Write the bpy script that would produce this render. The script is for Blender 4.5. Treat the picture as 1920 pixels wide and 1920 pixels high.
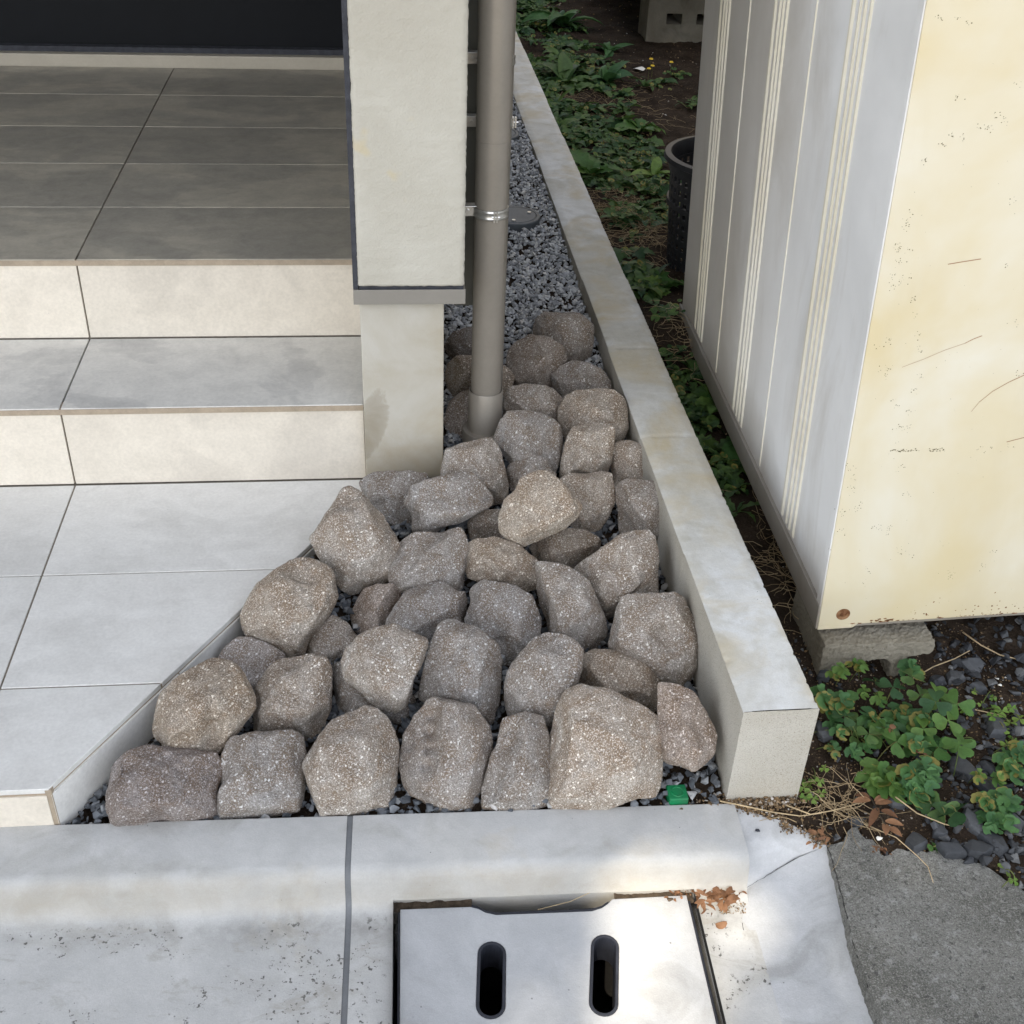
import bpy, bmesh, math, random
from mathutils import Vector, Matrix, noise
from mathutils.geometry import tessellate_polygon
R = math.radians
scene = bpy.context.scene
for o in list(bpy.data.objects): bpy.data.objects.remove(o)

# ---------------------------------------------------------------- camera
CAM = Vector((0.6406, -2.0959, 1.3651)); FPX = 2238.45
PITCH, YAW, ROLL = 0.6042, 0.1208, 0.0451
fwd = Vector((math.sin(YAW)*math.cos(PITCH), math.cos(YAW)*math.cos(PITCH), -math.sin(PITCH)))
_r = Vector((math.cos(YAW), -math.sin(YAW), 0)); _u = _r.cross(fwd)
crt = _r*math.cos(ROLL) + _u*math.sin(ROLL); cup = -_r*math.sin(ROLL) + _u*math.cos(ROLL)
cd = bpy.data.cameras.new('camera'); cam = bpy.data.objects.new('camera', cd)
scene.collection.objects.link(cam); scene.camera = cam
cam.matrix_world = Matrix(((crt.x, cup.x, -fwd.x, CAM.x), (crt.y, cup.y, -fwd.y, CAM.y), (crt.z, cup.z, -fwd.z, CAM.z), (0, 0, 0, 1)))
cd.sensor_width = 36; cd.lens = FPX/1920*36; cd.clip_start = 0.02; cd.clip_end = 300

# ---------------------------------------------------------------- light
SUN_AZ = R(202)      # where the sun stands, clockwise from +Y
SUN_EL = R(50)
EXPOSURE = 1.6
SUND = Vector((math.sin(SUN_AZ)*math.cos(SUN_EL), math.cos(SUN_AZ)*math.cos(SUN_EL), math.sin(SUN_EL)))  # towards the sun
w = bpy.data.worlds.new('World'); scene.world = w; w.use_nodes = True
wn = w.node_tree; bg = wn.nodes['Background']
sky = wn.nodes.new('ShaderNodeTexSky'); sky.sky_type = 'NISHITA'; sky.sun_disc = False
sky.sun_elevation = SUN_EL; sky.sun_rotation = SUN_AZ; sky.dust_density = 1.4; sky.ozone_density = 0.8; sky.air_density = 1.0
hs = wn.nodes.new('ShaderNodeHueSaturation'); hs.inputs['Saturation'].default_value = .42
wn.links.new(sky.outputs[0], hs.inputs['Color']); wn.links.new(hs.outputs[0], bg.inputs[0]); bg.inputs[1].default_value = 0.15
sl = bpy.data.lights.new('sun', 'SUN'); sl.energy = 3.6; sl.angle = R(0.53); sl.color = (1, .90, .74)
so = bpy.data.objects.new('sun', sl); scene.collection.objects.link(so)
so.rotation_euler = SUND.to_track_quat('Z', 'Y').to_euler()
so.location = (0, -6, 8)
scene.view_settings.view_transform = 'Standard'; scene.view_settings.look = 'None'
scene.view_settings.exposure = EXPOSURE; scene.view_settings.gamma = 1
scene.render.engine = 'CYCLES'
scene.cycles.use_denoising = True
scene.cycles.max_bounces = 8; scene.cycles.diffuse_bounces = 5
scene.cycles.sample_clamp_indirect = 4

# ---------------------------------------------------------------- pixel -> plane helpers (give real world points)
def ray(x, y): return fwd + crt*((x-960)/FPX) - cup*((y-960)/FPX)
def at(x, y, Z):
    d = ray(x, y); return CAM + d*((Z-CAM.z)/d.z)
def atY(x, y, Y):
    d = ray(x, y); return CAM + d*((Y-CAM.y)/d.y)

# ---------------------------------------------------------------- materials
class M:
    def __init__(s, name, rough=.8, spec=.3):
        s.m = bpy.data.materials.new(name); s.m.use_nodes = True
        s.t = s.m.node_tree; s.b = s.t.nodes['Principled BSDF']
        s.b.inputs['Roughness'].default_value = rough
        s.b.inputs['Specular IOR Level'].default_value = spec
        s.tc = s.n('ShaderNodeTexCoord'); s.co = s.tc.outputs['Object']
    def n(s, typ, **k):
        nd = s.t.nodes.new(typ)
        for a, v in k.items(): setattr(nd, a, v)
        return nd
    def l(s, a, b): s.t.links.new(a, b)
    def use_world(s):
        g = s.n('ShaderNodeNewGeometry'); s.co = g.outputs['Position']; return s
    def mapped(s, scale, rot=(0, 0, 0)):
        mp = s.n('ShaderNodeMapping'); mp.inputs['Scale'].default_value = scale; mp.inputs['Rotation'].default_value = rot
        s.l(s.co, mp.inputs[0]); return mp.outputs[0]
    def noise(s, scale, detail=4, rough=.55, dist=0, co=None, w=None):
        nd = s.n('ShaderNodeTexNoise')
        if w is not None:
            nd.noise_dimensions = '4D'; s.l(w, nd.inputs['W'])
        nd.inputs['Scale'].default_value = scale; nd.inputs['Detail'].default_value = detail
        nd.inputs['Roughness'].default_value = rough; nd.inputs['Distortion'].default_value = dist
        s.l(co or s.co, nd.inputs['Vector']); return nd.outputs['Fac']
    def vor(s, scale, feature='F1', out='Distance', co=None):
        nd = s.n('ShaderNodeTexVoronoi', feature=feature); nd.inputs['Scale'].default_value = scale
        s.l(co or s.co, nd.inputs['Vector']); return nd.outputs[out]
    def ramp(s, fac, stops, interp='LINEAR'):
        nd = s.n('ShaderNodeValToRGB'); cr = nd.color_ramp; cr.interpolation = interp
        while len(cr.elements) < len(stops): cr.elements.new(.5)
        for e, (p, c) in zip(cr.elements, stops):
            e.position = p; e.color = (c, c, c, 1) if isinstance(c, (int, float)) else (*c, 1)
        s.l(fac, nd.inputs[0]); return nd.outputs[0]
    def mix(s, fac, a, b, mode='MIX'):
        nd = s.n('ShaderNodeMix', data_type='RGBA', blend_type=mode)
        for i, v in ((0, fac), (6, a), (7, b)):
            if hasattr(v, 'links'): s.l(v, nd.inputs[i])
            elif isinstance(v, (int, float)) and i == 0: nd.inputs[0].default_value = v
            else: nd.inputs[i].default_value = (v, v, v, 1) if isinstance(v, (int, float)) else (*v, 1)
        return nd.outputs[2]
    def math(s, op, a, b=0.):
        nd = s.n('ShaderNodeMath', operation=op)
        for i, v in ((0, a), (1, b)):
            if hasattr(v, 'links'): s.l(v, nd.inputs[i])
            else: nd.inputs[i].default_value = v
        return nd.outputs[0]
    def rnd(s): return s.n('ShaderNodeObjectInfo').outputs['Random']
    def attr(s, name):
        nd = s.n('ShaderNodeAttribute'); nd.attribute_name = name; return nd.outputs['Fac']
    def col(s, c):
        if hasattr(c, 'links'): s.l(c, s.b.inputs['Base Color'])
        else: s.b.inputs['Base Color'].default_value = (*c, 1)
        return s
    def rough(s, c): s.l(c, s.b.inputs['Roughness']); return s
    def bump(s, h, dist, strength=1, prev=None):
        nd = s.n('ShaderNodeBump'); nd.inputs['Distance'].default_value = dist; nd.inputs['Strength'].default_value = strength
        s.l(h, nd.inputs['Height'])
        if prev: s.l(prev, nd.inputs['Normal'])
        s.l(nd.outputs[0], s.b.inputs['Normal']); return nd.outputs[0]

MAT = {}
def tile_mat(name, light, mid, dark, warm=0, cover=.5, rough=.45):
    m = M(name, rough, .4); r = m.attr('rnd'); wv = m.math('MULTIPLY', r, 40.)
    a = m.noise(2.0, 4, .5, 1.6, co=m.mapped((1, 1.5, 1.4)), w=wv)
    e = m.noise(7., 8, .65, .6, co=m.mapped((1, 2.2, 1.6)), w=wv)
    patch = m.ramp(m.math('ADD', m.math('MULTIPLY', a, .86), m.math('MULTIPLY', e, .14)), [(cover, 0), (cover+.02, .55), (cover+.09, 1)])
    fine = m.ramp(m.noise(17, 9, .72, .7, w=wv), [(.36, 0), (.64, 1)])
    base = m.mix(m.ramp(e, [(.35, 0), (.65, 1)]), light, mid)
    c = m.mix(m.math('MULTIPLY', patch, .8), base, dark)
    c = m.mix(.5, c, m.mix(fine, m.mix(.35, mid, dark), light), 'MIX')
    blot = m.ramp(m.noise(160, 4, .6), [(.3, .93), (.65, 1.04)])
    c = m.mix(1, c, blot, 'MULTIPLY')
    spots = m.ramp(m.vor(22), [(0, .35), (.018, .55), (.03, 1)])
    c = m.mix(.5, c, spots, 'MULTIPLY')
    m.col(m.mix(1, c, m.ramp(r, [(0, .93), (1, 1.05)]), 'MULTIPLY'))
    m.rough(m.ramp(e, [(.3, rough-.08), (.7, rough+.12)]))
    m.bump(m.noise(60, 6, .6), .0006, .35)
    MAT[name] = m.m
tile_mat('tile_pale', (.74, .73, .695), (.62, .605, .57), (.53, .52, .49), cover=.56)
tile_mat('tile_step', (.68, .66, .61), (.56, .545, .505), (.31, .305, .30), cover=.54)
tile_mat('tile_porch_shaded', (.50, .455, .365), (.36, .325, .26), (.225, .215, .19), cover=.47, rough=.40)  # same tile as the lower levels, with the porch shade put into its colour
tile_mat('tile_riser', (.70, .64, .545), (.60, .545, .46), (.50, .455, .39), cover=.57)

def simple(name, c, rough=.8, spec=.3, var=.12, scale=12, bump=0, bscale=200, metal=0, tint=None):
    m = M(name, rough, spec)
    a = m.ramp(m.noise(scale, 6, .6), [(.3, 1-var), (.7, 1+var)])
    b = m.ramp(m.noise(scale*9, 4, .6), [(.3, 1-var*.5), (.7, 1+var*.5)])
    cc = m.mix(1, m.mix(1, c, a, 'MULTIPLY'), b, 'MULTIPLY')
    if tint: cc = m.mix(m.ramp(m.noise(scale*.5, 5, .6), [(.48, 0), (.66, 1)]), cc, tint)
    m.col(cc); m.b.inputs['Metallic'].default_value = metal
    if bump: m.bump(m.noise(bscale, 5, .6), bump, .6)
    MAT[name] = m.m; return m
simple('grout', (.20, .175, .14), .9, var=.2, scale=25)
simple('edge_joint', (.33, .27, .20), .8, var=.15, scale=30)
simple('dark_door', (.004, .005, .007), .5, .15, var=.15, scale=3)
simple('threshold', (.40, .36, .29), .45, .4, var=.06)
simple('steel_flashing', (.22, .205, .18), .5, .4, var=.04, scale=20)
simple('seal', (.045, .047, .055), .9, var=.3, scale=60, bump=.001)
simple('siding', (.20, .20, .175), .6, .3, var=.05, scale=10)
simple('ceiling', (.30, .27, .23), .8, var=.05)
simple('pipe', (.27, .245, .21), .36, .5, var=.06, scale=14, metal=.25)
simple('galvanised', (.55, .54, .51), .3, .5, var=.15, scale=60, metal=.85)
simple('screw', (.3, .26, .22), .4, .5, metal=.7)
simple('black_plastic', (.022, .023, .026), .5, .4, var=.2, scale=40)
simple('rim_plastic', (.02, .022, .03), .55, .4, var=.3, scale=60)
simple('cover_plastic', (.075, .085, .095), .5, .4, var=.15, scale=40)
simple('green_plastic', (.004, .19, .065), .45, .4, var=.2, scale=60, tint=(.02, .12, .05))
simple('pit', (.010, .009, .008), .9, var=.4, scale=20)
simple('silt', (.07, .052, .036), .95, var=.5, scale=90, bump=.003, bscale=300)
simple('dark_steel', (.075, .07, .062), .7, var=.3, scale=20, tint=(.10, .06, .035))
simple('paper', (.78, .76, .70), .8, var=.05)
simple('yellow_petal', (.65, .45, .04), .7)
simple('asphalt', (.25, .215, .165), .9, var=.15, scale=4, bump=.002, bscale=150)
simple('far_wall', (.40, .36, .30), .8, var=.05, scale=2)
simple('bark', (.12, .09, .06), .9, var=.3, scale=20, bump=.01, bscale=30)

# stucco of the pillar
m = M('stucco', .9, .2)
c = m.mix(m.ramp(m.noise(5, 6, .6), [(.35, 0), (.65, 1)]), (.41, .388, .33), (.47, .452, .395))
pits = m.ramp(m.vor(140), [(0, .55), (.12, .9), (.2, 1)])
pm = m.ramp(m.noise(60, 3, .5), [(.6, 0), (.66, 1)])
c = m.mix(m.math('MULTIPLY', pm, .5), c, m.mix(1, c, pits, 'MULTIPLY'))
c = m.mix(m.math('MULTIPLY', m.ramp(m.noise(11, 3, .5), [(.68, 0), (.74, 1)]), .5), c, (.50, .42, .25))
m.col(c); p = m.bump(m.noise(75, 5, .62), .0035, .42); m.bump(m.vor(260), .0012, .35, p); MAT['stucco'] = m.m
# foundation: smooth concrete with damp stain creeping up from the lower left corner
m = M('foundation', .85, .25)
n1 = m.noise(7, 6, .6, .4)
c = m.mix(m.ramp(n1, [(.35, 0), (.65, 1)]), (.385, .35, .28), (.46, .44, .39))
g = m.n('ShaderNodeNewGeometry'); sx = m.n('ShaderNodeSeparateXYZ'); m.l(g.outputs['Position'], sx.inputs[0])
low = m.ramp(m.math('ADD', sx.outputs[2], m.math('MULTIPLY', n1, .25)), [(.03, 1), (.30, 0)])
c = m.mix(m.math('MULTIPLY', low, .75), c, (.36, .29, .18))
# stain: band near X .59-.66, Z 0.02-.2
dx = m.math('SUBTRACT', sx.outputs[0], .600); dz = m.math('SUBTRACT', sx.outputs[2], .135)
dxx = m.math('SUBTRACT', dx, m.math('MULTIPLY', dz, .28))
dd = m.math('ADD', m.math('MULTIPLY', m.math('POWER', m.math('ABSOLUTE', dxx), 2.), 480.), m.math('MULTIPLY', m.math('POWER', m.math('ABSOLUTE', dz), 2.), 70.))
dd = m.math('ADD', dd, m.math('MULTIPLY', m.noise(17, 6, .62, 1.2), .95))
st = m.ramp(dd, [(.95, 1), (1., .8)] if False else [(.0, 1), (.45, .75), (.85, .45), (1.2, .0)])
c = m.mix(m.math('MULTIPLY', st, .7), c, (.17, .135, .08))
m.col(c); m.bump(m.noise(160, 5, .65), .0012, .5); MAT['foundation'] = m.m

def concrete(name, a, b, stain, pitcol=.35, bump=.001, pits=60, rust=None, stain_lo=.56, dark_amt=.5, rust_amt=.6, rust_lo=.60):
    m = M(name, .88, .25)
    n1 = m.noise(4.5, 8, .62, .6); n2 = m.noise(26, 6, .65)
    c = m.mix(m.ramp(n1, [(.35, 0), (.62, 1)]), a, b)
    c = m.mix(m.math('MULTIPLY', m.ramp(m.noise(9, 6, .6, .8), [(stain_lo, 0), (stain_lo+.13, 1)]), dark_amt), c, stain)
    c = m.mix(1, c, m.ramp(n2, [(.3, .92), (.7, 1.06)]), 'MULTIPLY')
    c = m.mix(1, c, m.ramp(m.noise(420, 3, .6), [(.25, .93), (.7, 1.05)]), 'MULTIPLY')
    sp = m.ramp(m.vor(pits), [(0, pitcol), (.045, pitcol), (.07, 1)])
    c = m.mix(m.ramp(m.noise(14, 3, .5), [(.52, 0), (.6, .9)]), c, m.mix(1, c, sp, 'MULTIPLY'))
    if rust: c = m.mix(m.math('MULTIPLY', m.ramp(m.noise(7, 6, .6, .5), [(rust_lo, 0), (rust_lo+.22, 1)]), rust_amt), c, rust)
    if name == 'kerb_concrete':
        g = m.n('ShaderNodeNewGeometry'); sx = m.n('ShaderNodeSeparateXYZ'); m.l(g.outputs['Position'], sx.inputs[0])
        v_ = m.math('SUBTRACT', m.math('MULTIPLY', m.math('ADD', sx.outputs[1], .82), -1), m.math('MULTIPLY', m.math('SUBTRACT', sx.outputs[0], .04), .0215))
        band = m.ramp(v_, [(.118, 0), (.150, 1), (.160, 1), (.195, 0)])
        xm = m.ramp(m.math('MULTIPLY', m.math('ADD', sx.outputs[0], 0), 1.), [(.10, .25), (.50, 1)])
        c = m.mix(m.math('MULTIPLY', m.math('MULTIPLY', band, xm), m.ramp(m.noise(16, 6, .7), [(.38, 0), (.62, .6)])), c, (.19, .185, .17))
        tan = m.math('MULTIPLY', m.ramp(v_, [(.100, 0), (.112, 1), (.122, 1), (.134, 0)]), m.ramp(m.noise(12, 4, .6), [(.3, .45), (.6, .85)]))
        c = m.mix(m.math('MULTIPLY', tan, m.ramp(m.noise(5, 6, .65, 1.), [(.3, .25), (.7, .8)])), c, (.33, .29, .225))
        dots = m.ramp(m.noise(150, 3, .6), [(.60, 0), (.65, 1)])
        dm_ = m.ramp(m.noise(9, 4, .6, .8), [(.49, 0), (.54, 1)])
        lowm = m.ramp(v_, [(.135, 0), (.15, 1)])
        c = m.mix(m.math('MULTIPLY', m.math('MULTIPLY', dots, dm_), m.math('MULTIPLY', lowm, .85)), c, (.06, .055, .05))
        # grime patch on the gutter
        gp = m.ramp(m.noise(7, 7, .72, 1.2, co=m.mapped((1, 2.2, 1))), [(.55, 0), (.63, .38)])
        c = m.mix(m.math('MULTIPLY', gp, lowm), c, (.27, .25, .21))
    m.col(c); p = m.bump(m.noise(90, 6, .65), bump, .5); m.bump(m.noise(450, 4, .7), bump*.4, .5, p); MAT[name] = m.m
concrete('kerb_concrete', (.40, .398, .385), (.48, .476, .46), (.33, .32, .29), rust=(.42, .36, .26), bump=.0015, stain_lo=.52)
concrete('gutter_concrete', (.47, .475, .48), (.57, .57, .575), (.36, .35, .33), rust=(.46, .43, .35), bump=.0012)
concrete('lid_concrete', (.36, .365, .37), (.43, .435, .44), (.28, .275, .26), pits=40, bump=.0015, stain_lo=.52)
concrete('mortar', (.38, .385, .39), (.47, .475, .48), (.27, .27, .26), bump=.002, pits=45, stain_lo=.50, dark_amt=.6)
concrete('joint_mortar', (.13, .135, .14), (.17, .175, .18), (.10, .10, .095))
concrete('block_wall', (.50, .48, .42), (.66, .66, .64), (.36, .33, .25), bump=.0022, stain_lo=.52, dark_amt=.4, rust=(.50, .42, .27), rust_amt=.8, rust_lo=.46)
concrete('cinder', (.16, .14, .105), (.24, .22, .175), (.09, .085, .06), bump=.007, pits=110)
# granular sides of the block wall
m = M('wall_side', .95, .15)
c = m.mix(m.ramp(m.noise(5, 5, .6), [(.35, 0), (.65, 1)]), (.40, .365, .30), (.49, .465, .405))
c = m.mix(m.ramp(m.noise(480, 4, .65), [(.36, .7), (.42, 0)]), c, (.18, .155, .125))
c = m.mix(1, c, m.ramp(m.noise(700, 2, .6), [(.3, .85), (.7, 1.12)]), 'MULTIPLY')
m.col(c); m.bump(m.noise(330, 4, .7), .0022, .8); MAT['wall_side'] = m.m
# old rough concrete
m = M('old_concrete', .95, .2)
c = m.mix(m.ramp(m.noise(9, 6, .65, .5), [(.35, 0), (.65, 1)]), (.13, .127, .112), (.225, .22, .20))
c = m.mix(m.ramp(m.noise(420, 5, .75), [(.50, 0), (.62, .6)]), c, (.46, .45, .41))
c = m.mix(m.ramp(m.noise(45, 5, .7), [(.55, 0), (.66, .55)]), c, (.42, .42, .40))
c = m.mix(m.ramp(m.noise(260, 5, .75), [(.38, .8), (.46, 0)]), c, (.07, .072, .065))
c = m.mix(m.ramp(m.noise(110, 5, .75), [(.56, 0), (.62, .7)]), c, (.34, .335, .31))
c = m.mix(m.ramp(m.noise(95, 5, .75), [(.36, .7), (.43, 0)]), c, (.05, .05, .047))
m.col(c); m.bump(m.noise(140, 6, .75), .008, .9); MAT['old_concrete'] = m.m
# rocks
m = M('granite', .72, .35); r = m.rnd()
big = m.noise(11, 4, .6, .7); mid = m.noise(40, 5, .65)
c = m.mix(m.ramp(big, [(.40, 0), (.60, 1)]), (.188, .142, .102), (.285, .258, .228))
c = m.mix(m.math('MULTIPLY', m.ramp(m.noise(17, 5, .62, .8), [(.52, 0), (.64, 1)]), .65), c, (.175, .115, .068))
c = m.mix(m.math('MULTIPLY', m.ramp(m.noise(24, 5, .6, .8), [(.56, 0), (.70, 1)]), .5), c, (.085, .074, .066))
c = m.mix(m.ramp(m.noise(330, 4, .72), [(.38, .75), (.47, 0)]), c, (.075, .060, .050))
c = m.mix(m.ramp(m.noise(430, 3, .66), [(.53, 0), (.59, .72)]), c, (.56, .53, .50))
gl = m.ramp(m.vor(390, out='Color'), [(.86, 0), (.89, 1)])
c = m.mix(m.math('MULTIPLY', gl, .8), c, (.76, .74, .70))
c = m.mix(1, c, m.ramp(r, [(0, (.84, .86, .89)), (.5, (1, .99, .97)), (1, (1.12, 1.07, .99))]), 'MULTIPLY')
c = m.mix(1, c, m.n('ShaderNodeObjectInfo').outputs['Color'], 'MULTIPLY')
m.col(c); m.rough(m.ramp(m.noise(280, 2, .5), [(.4, .8), (.65, .42)]))
p = m.bump(m.noise(60, 6, .65), .003, .5); m.bump(m.noise(380, 4, .75), .0016, .8, p); MAT['granite'] = m.m
# gravels
def gravel_mat(name, stops, rough=.7):
    m = M(name, rough, .35); m.use_world()
    a = m.attr('rnd')
    c = m.ramp(a, stops)
    c = m.mix(1, c, m.ramp(m.noise(120, 5, .65), [(.3, .78), (.7, 1.22)]), 'MULTIPLY')
    m.col(c); m.bump(m.noise(260, 4, .6), .001, .6); MAT[name] = m.m
gravel_mat('grey_gravel', [(0, (.07, .078, .088)), (.35, (.125, .135, .148)), (.7, (.22, .23, .24)), (.9, (.33, .33, .325)), (1, (.48, .46, .44))])
gravel_mat('slate_gravel', [(0, (.025, .026, .028)), (.5, (.042, .045, .050)), (.85, (.08, .083, .088)), (1, (.15, .15, .145))])
gravel_mat('pale_gravel', [(0, (.20, .21, .22)), (.35, (.34, .35, .365)), (.7, (.48, .49, .495)), (.9, (.46, .46, .45)), (1, (.62, .60, .57))])
gravel_mat('tan_gravel', [(0, (.05, .035, .022)), (.4, (.14, .09, .045)), (.8, (.26, .17, .085)), (.95, (.30, .28, .25)), (1, (.55, .52, .48))])
# soil
m = M('soil', .97, .1); m.use_world()
c = m.mix(m.ramp(m.noise(9, 6, .65), [(.35, 0), (.65, 1)]), (.020, .014, .010), (.058, .042, .030))
c = m.mix(m.ramp(m.noise(130, 4, .7), [(.58, 0), (.66, .6)]), c, (.14, .105, .07))
m.col(c); p = m.bump(m.noise(40, 6, .7), .02, .7); m.bump(m.noise(220, 5, .7), .004, .8, p); MAT['soil'] = m.m
# leaves
def leaf_mat(name, a, b, rough=.55, tr=.25, vein=None):
    m = M(name, rough, .35); m.use_world()
    rr_ = m.attr('rnd'); c = m.mix(rr_, a, b)
    if name.startswith('leaf_') and name[5:] in ('dark', 'mid', 'blue', 'lime'): c = m.mix(m.ramp(rr_, [(.955, 0), (.975, .75)]), c, (.26, .20, .05))
    c = m.mix(1, c, m.ramp(m.noise(60, 4, .6), [(.3, .75), (.7, 1.25)]), 'MULTIPLY')
    m.col(c); m.bump(m.noise(180, 3, .6), .0015, .6)
    if tr:
        tn = m.n('ShaderNodeBsdfTranslucent'); m.l(c, tn.inputs[0]) ; mx = m.n('ShaderNodeMixShader'); mx.inputs[0].default_value = tr
        m.l(m.b.outputs[0], mx.inputs[1]); m.l(tn.outputs[0], mx.inputs[2])
        m.l(mx.outputs[0], m.t.nodes['Material Output'].inputs[0])
    MAT[name] = m.m
leaf_mat('leaf_dark', (.022, .065, .022), (.10, .17, .04))
leaf_mat('leaf_mid', (.045, .12, .025), (.12, .20, .04))
leaf_mat('leaf_blue', (.035, .10, .036), (.085, .19, .055))
leaf_mat('leaf_lime', (.10, .20, .03), (.20, .27, .06))
leaf_mat('leaf_brown', (.13, .06, .028), (.27, .14, .07), .7, .1)
leaf_mat('leaf_red', (.035, .04, .015), (.13, .025, .02), .5, .1)
leaf_mat('stem_green', (.07, .11, .025), (.16, .15, .05), .7, 0)
leaf_mat('straw', (.26, .18, .095), (.48, .37, .22), .8, 0)
leaf_mat('twig', (.035, .028, .018), (.08, .05, .03), .8, 0)
leaf_mat('crown_leaf', (.03, .07, .02), (.06, .12, .03), .6, .05)
# cabinet paints
def paint(name, a, b, dirt, dirt_low=True, specks=.0, warmspots=False):
    m = M(name, .5, .35)
    c = m.mix(m.ramp(m.noise(2.6, 5, .55, .4), [(.38, 0), (.62, 1)]), a, b)
    c = m.mix(m.math('MULTIPLY', m.ramp(m.noise(6, 6, .65, .6, co=m.mapped((1, 1, .35))), [(.5, 0), (.75, 1)]), .35), c, dirt)
    if dirt_low:
        sz = m.n('ShaderNodeSeparateXYZ'); m.l(m.co, sz.inputs[0])
        h = m.math('ADD', sz.outputs[2], m.math('MULTIPLY', m.noise(5, 5, .6), .18))
        lo = m.ramp(h, [(.0, 1), (.12, .8), (.26, 0)])
        c = m.mix(m.math('MULTIPLY', lo, dirt_low), c, dirt)
    if name == 'cabinet_side':
        fy = m.ramp(m.math('ADD', sz.outputs[1], m.math('MULTIPLY', m.noise(3, 5, .6, co=m.mapped((1, 1, .3))), .5)), [(.55, 0), (1.0, .55)]); c = m.mix(fy, c, (.44, .39, .32))
    if specks:
        reg = m.ramp(m.noise(6.5, 4, .6, 1.5), [(.52, 0), (.56, 1)])
        sp = m.ramp(m.vor(95), [(0, 1), (.24, 1), (.3, 0)])
        sp2 = m.ramp(m.noise(30, 3, .6), [(.52, 0), (.55, 1)])
        c = m.mix(m.math('MULTIPLY', m.math('MULTIPLY', reg, sp), m.math('MULTIPLY', sp2, specks)), c, (.13, .11, .05))
    m.col(c); m.rough(m.ramp(m.noise(8, 4, .6), [(.3, .42), (.7, .6)])); m.bump(m.noise(7, 3, .5), .004, .25)
    MAT[name] = m.m; return m
paint('cabinet_side', (.70, .70, .69), (.81, .81, .80), (.30, .25, .18), .85)
paint('cabinet_front', (.60, .515, .325), (.66, .625, .52), (.54, .47, .32), .35, specks=.0)
paint('cabinet_rib', (.66, .62, .50), (.72, .69, .60), (.50, .42, .28), .5)
paint('cabinet_rail', (.30, .285, .25), (.38, .365, .33), (.15, .11, .07), .5)
simple('speck', (.13, .11, .055), .8)
simple('scratch', (.33, .20, .12), .7)
# rust on cabinet bottom edge
m = M('rust', .9, .1)
c = m.mix(m.ramp(m.noise(50, 5, .6), [(.4, 0), (.6, 1)]), (.13, .055, .025), (.30, .17, .09)); m.col(c); MAT['rust'] = m.m

# ---------------------------------------------------------------- object helpers
def link(o): scene.collection.objects.link(o); return o
def tag(o, label=None, cat=None, group=None, kind=None):
    for k, v in (('label', label), ('category', cat), ('group', group), ('kind', kind)):
        if v: o[k] = v
    return o
def empty(name, loc=(0, 0, 0), label=None, cat=None, group=None, rot=None):
    o = bpy.data.objects.new(name, None); o.empty_display_size = .05; o.location = loc
    if rot: o.rotation_euler = rot
    link(o); return tag(o, label, cat, group)
def mesh(name, verts, faces, mat, parent=None, smooth=False, rnd=None):
    me = bpy.data.meshes.new(name); me.from_pydata([tuple(v) for v in verts], [], faces); me.update()
    if rnd is not None:
        a = me.attributes.new('rnd', 'FLOAT', 'POINT'); a.data.foreach_set('value', rnd)
    me.materials.append(MAT[mat]); o = bpy.data.objects.new(name, me); link(o)
    if smooth: me.polygons.foreach_set('use_smooth', [True]*len(me.polygons))
    if parent:
        o.parent = parent; bpy.context.view_layer.update(); o.matrix_parent_inverse = parent.matrix_world.inverted()
    return o
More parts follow.
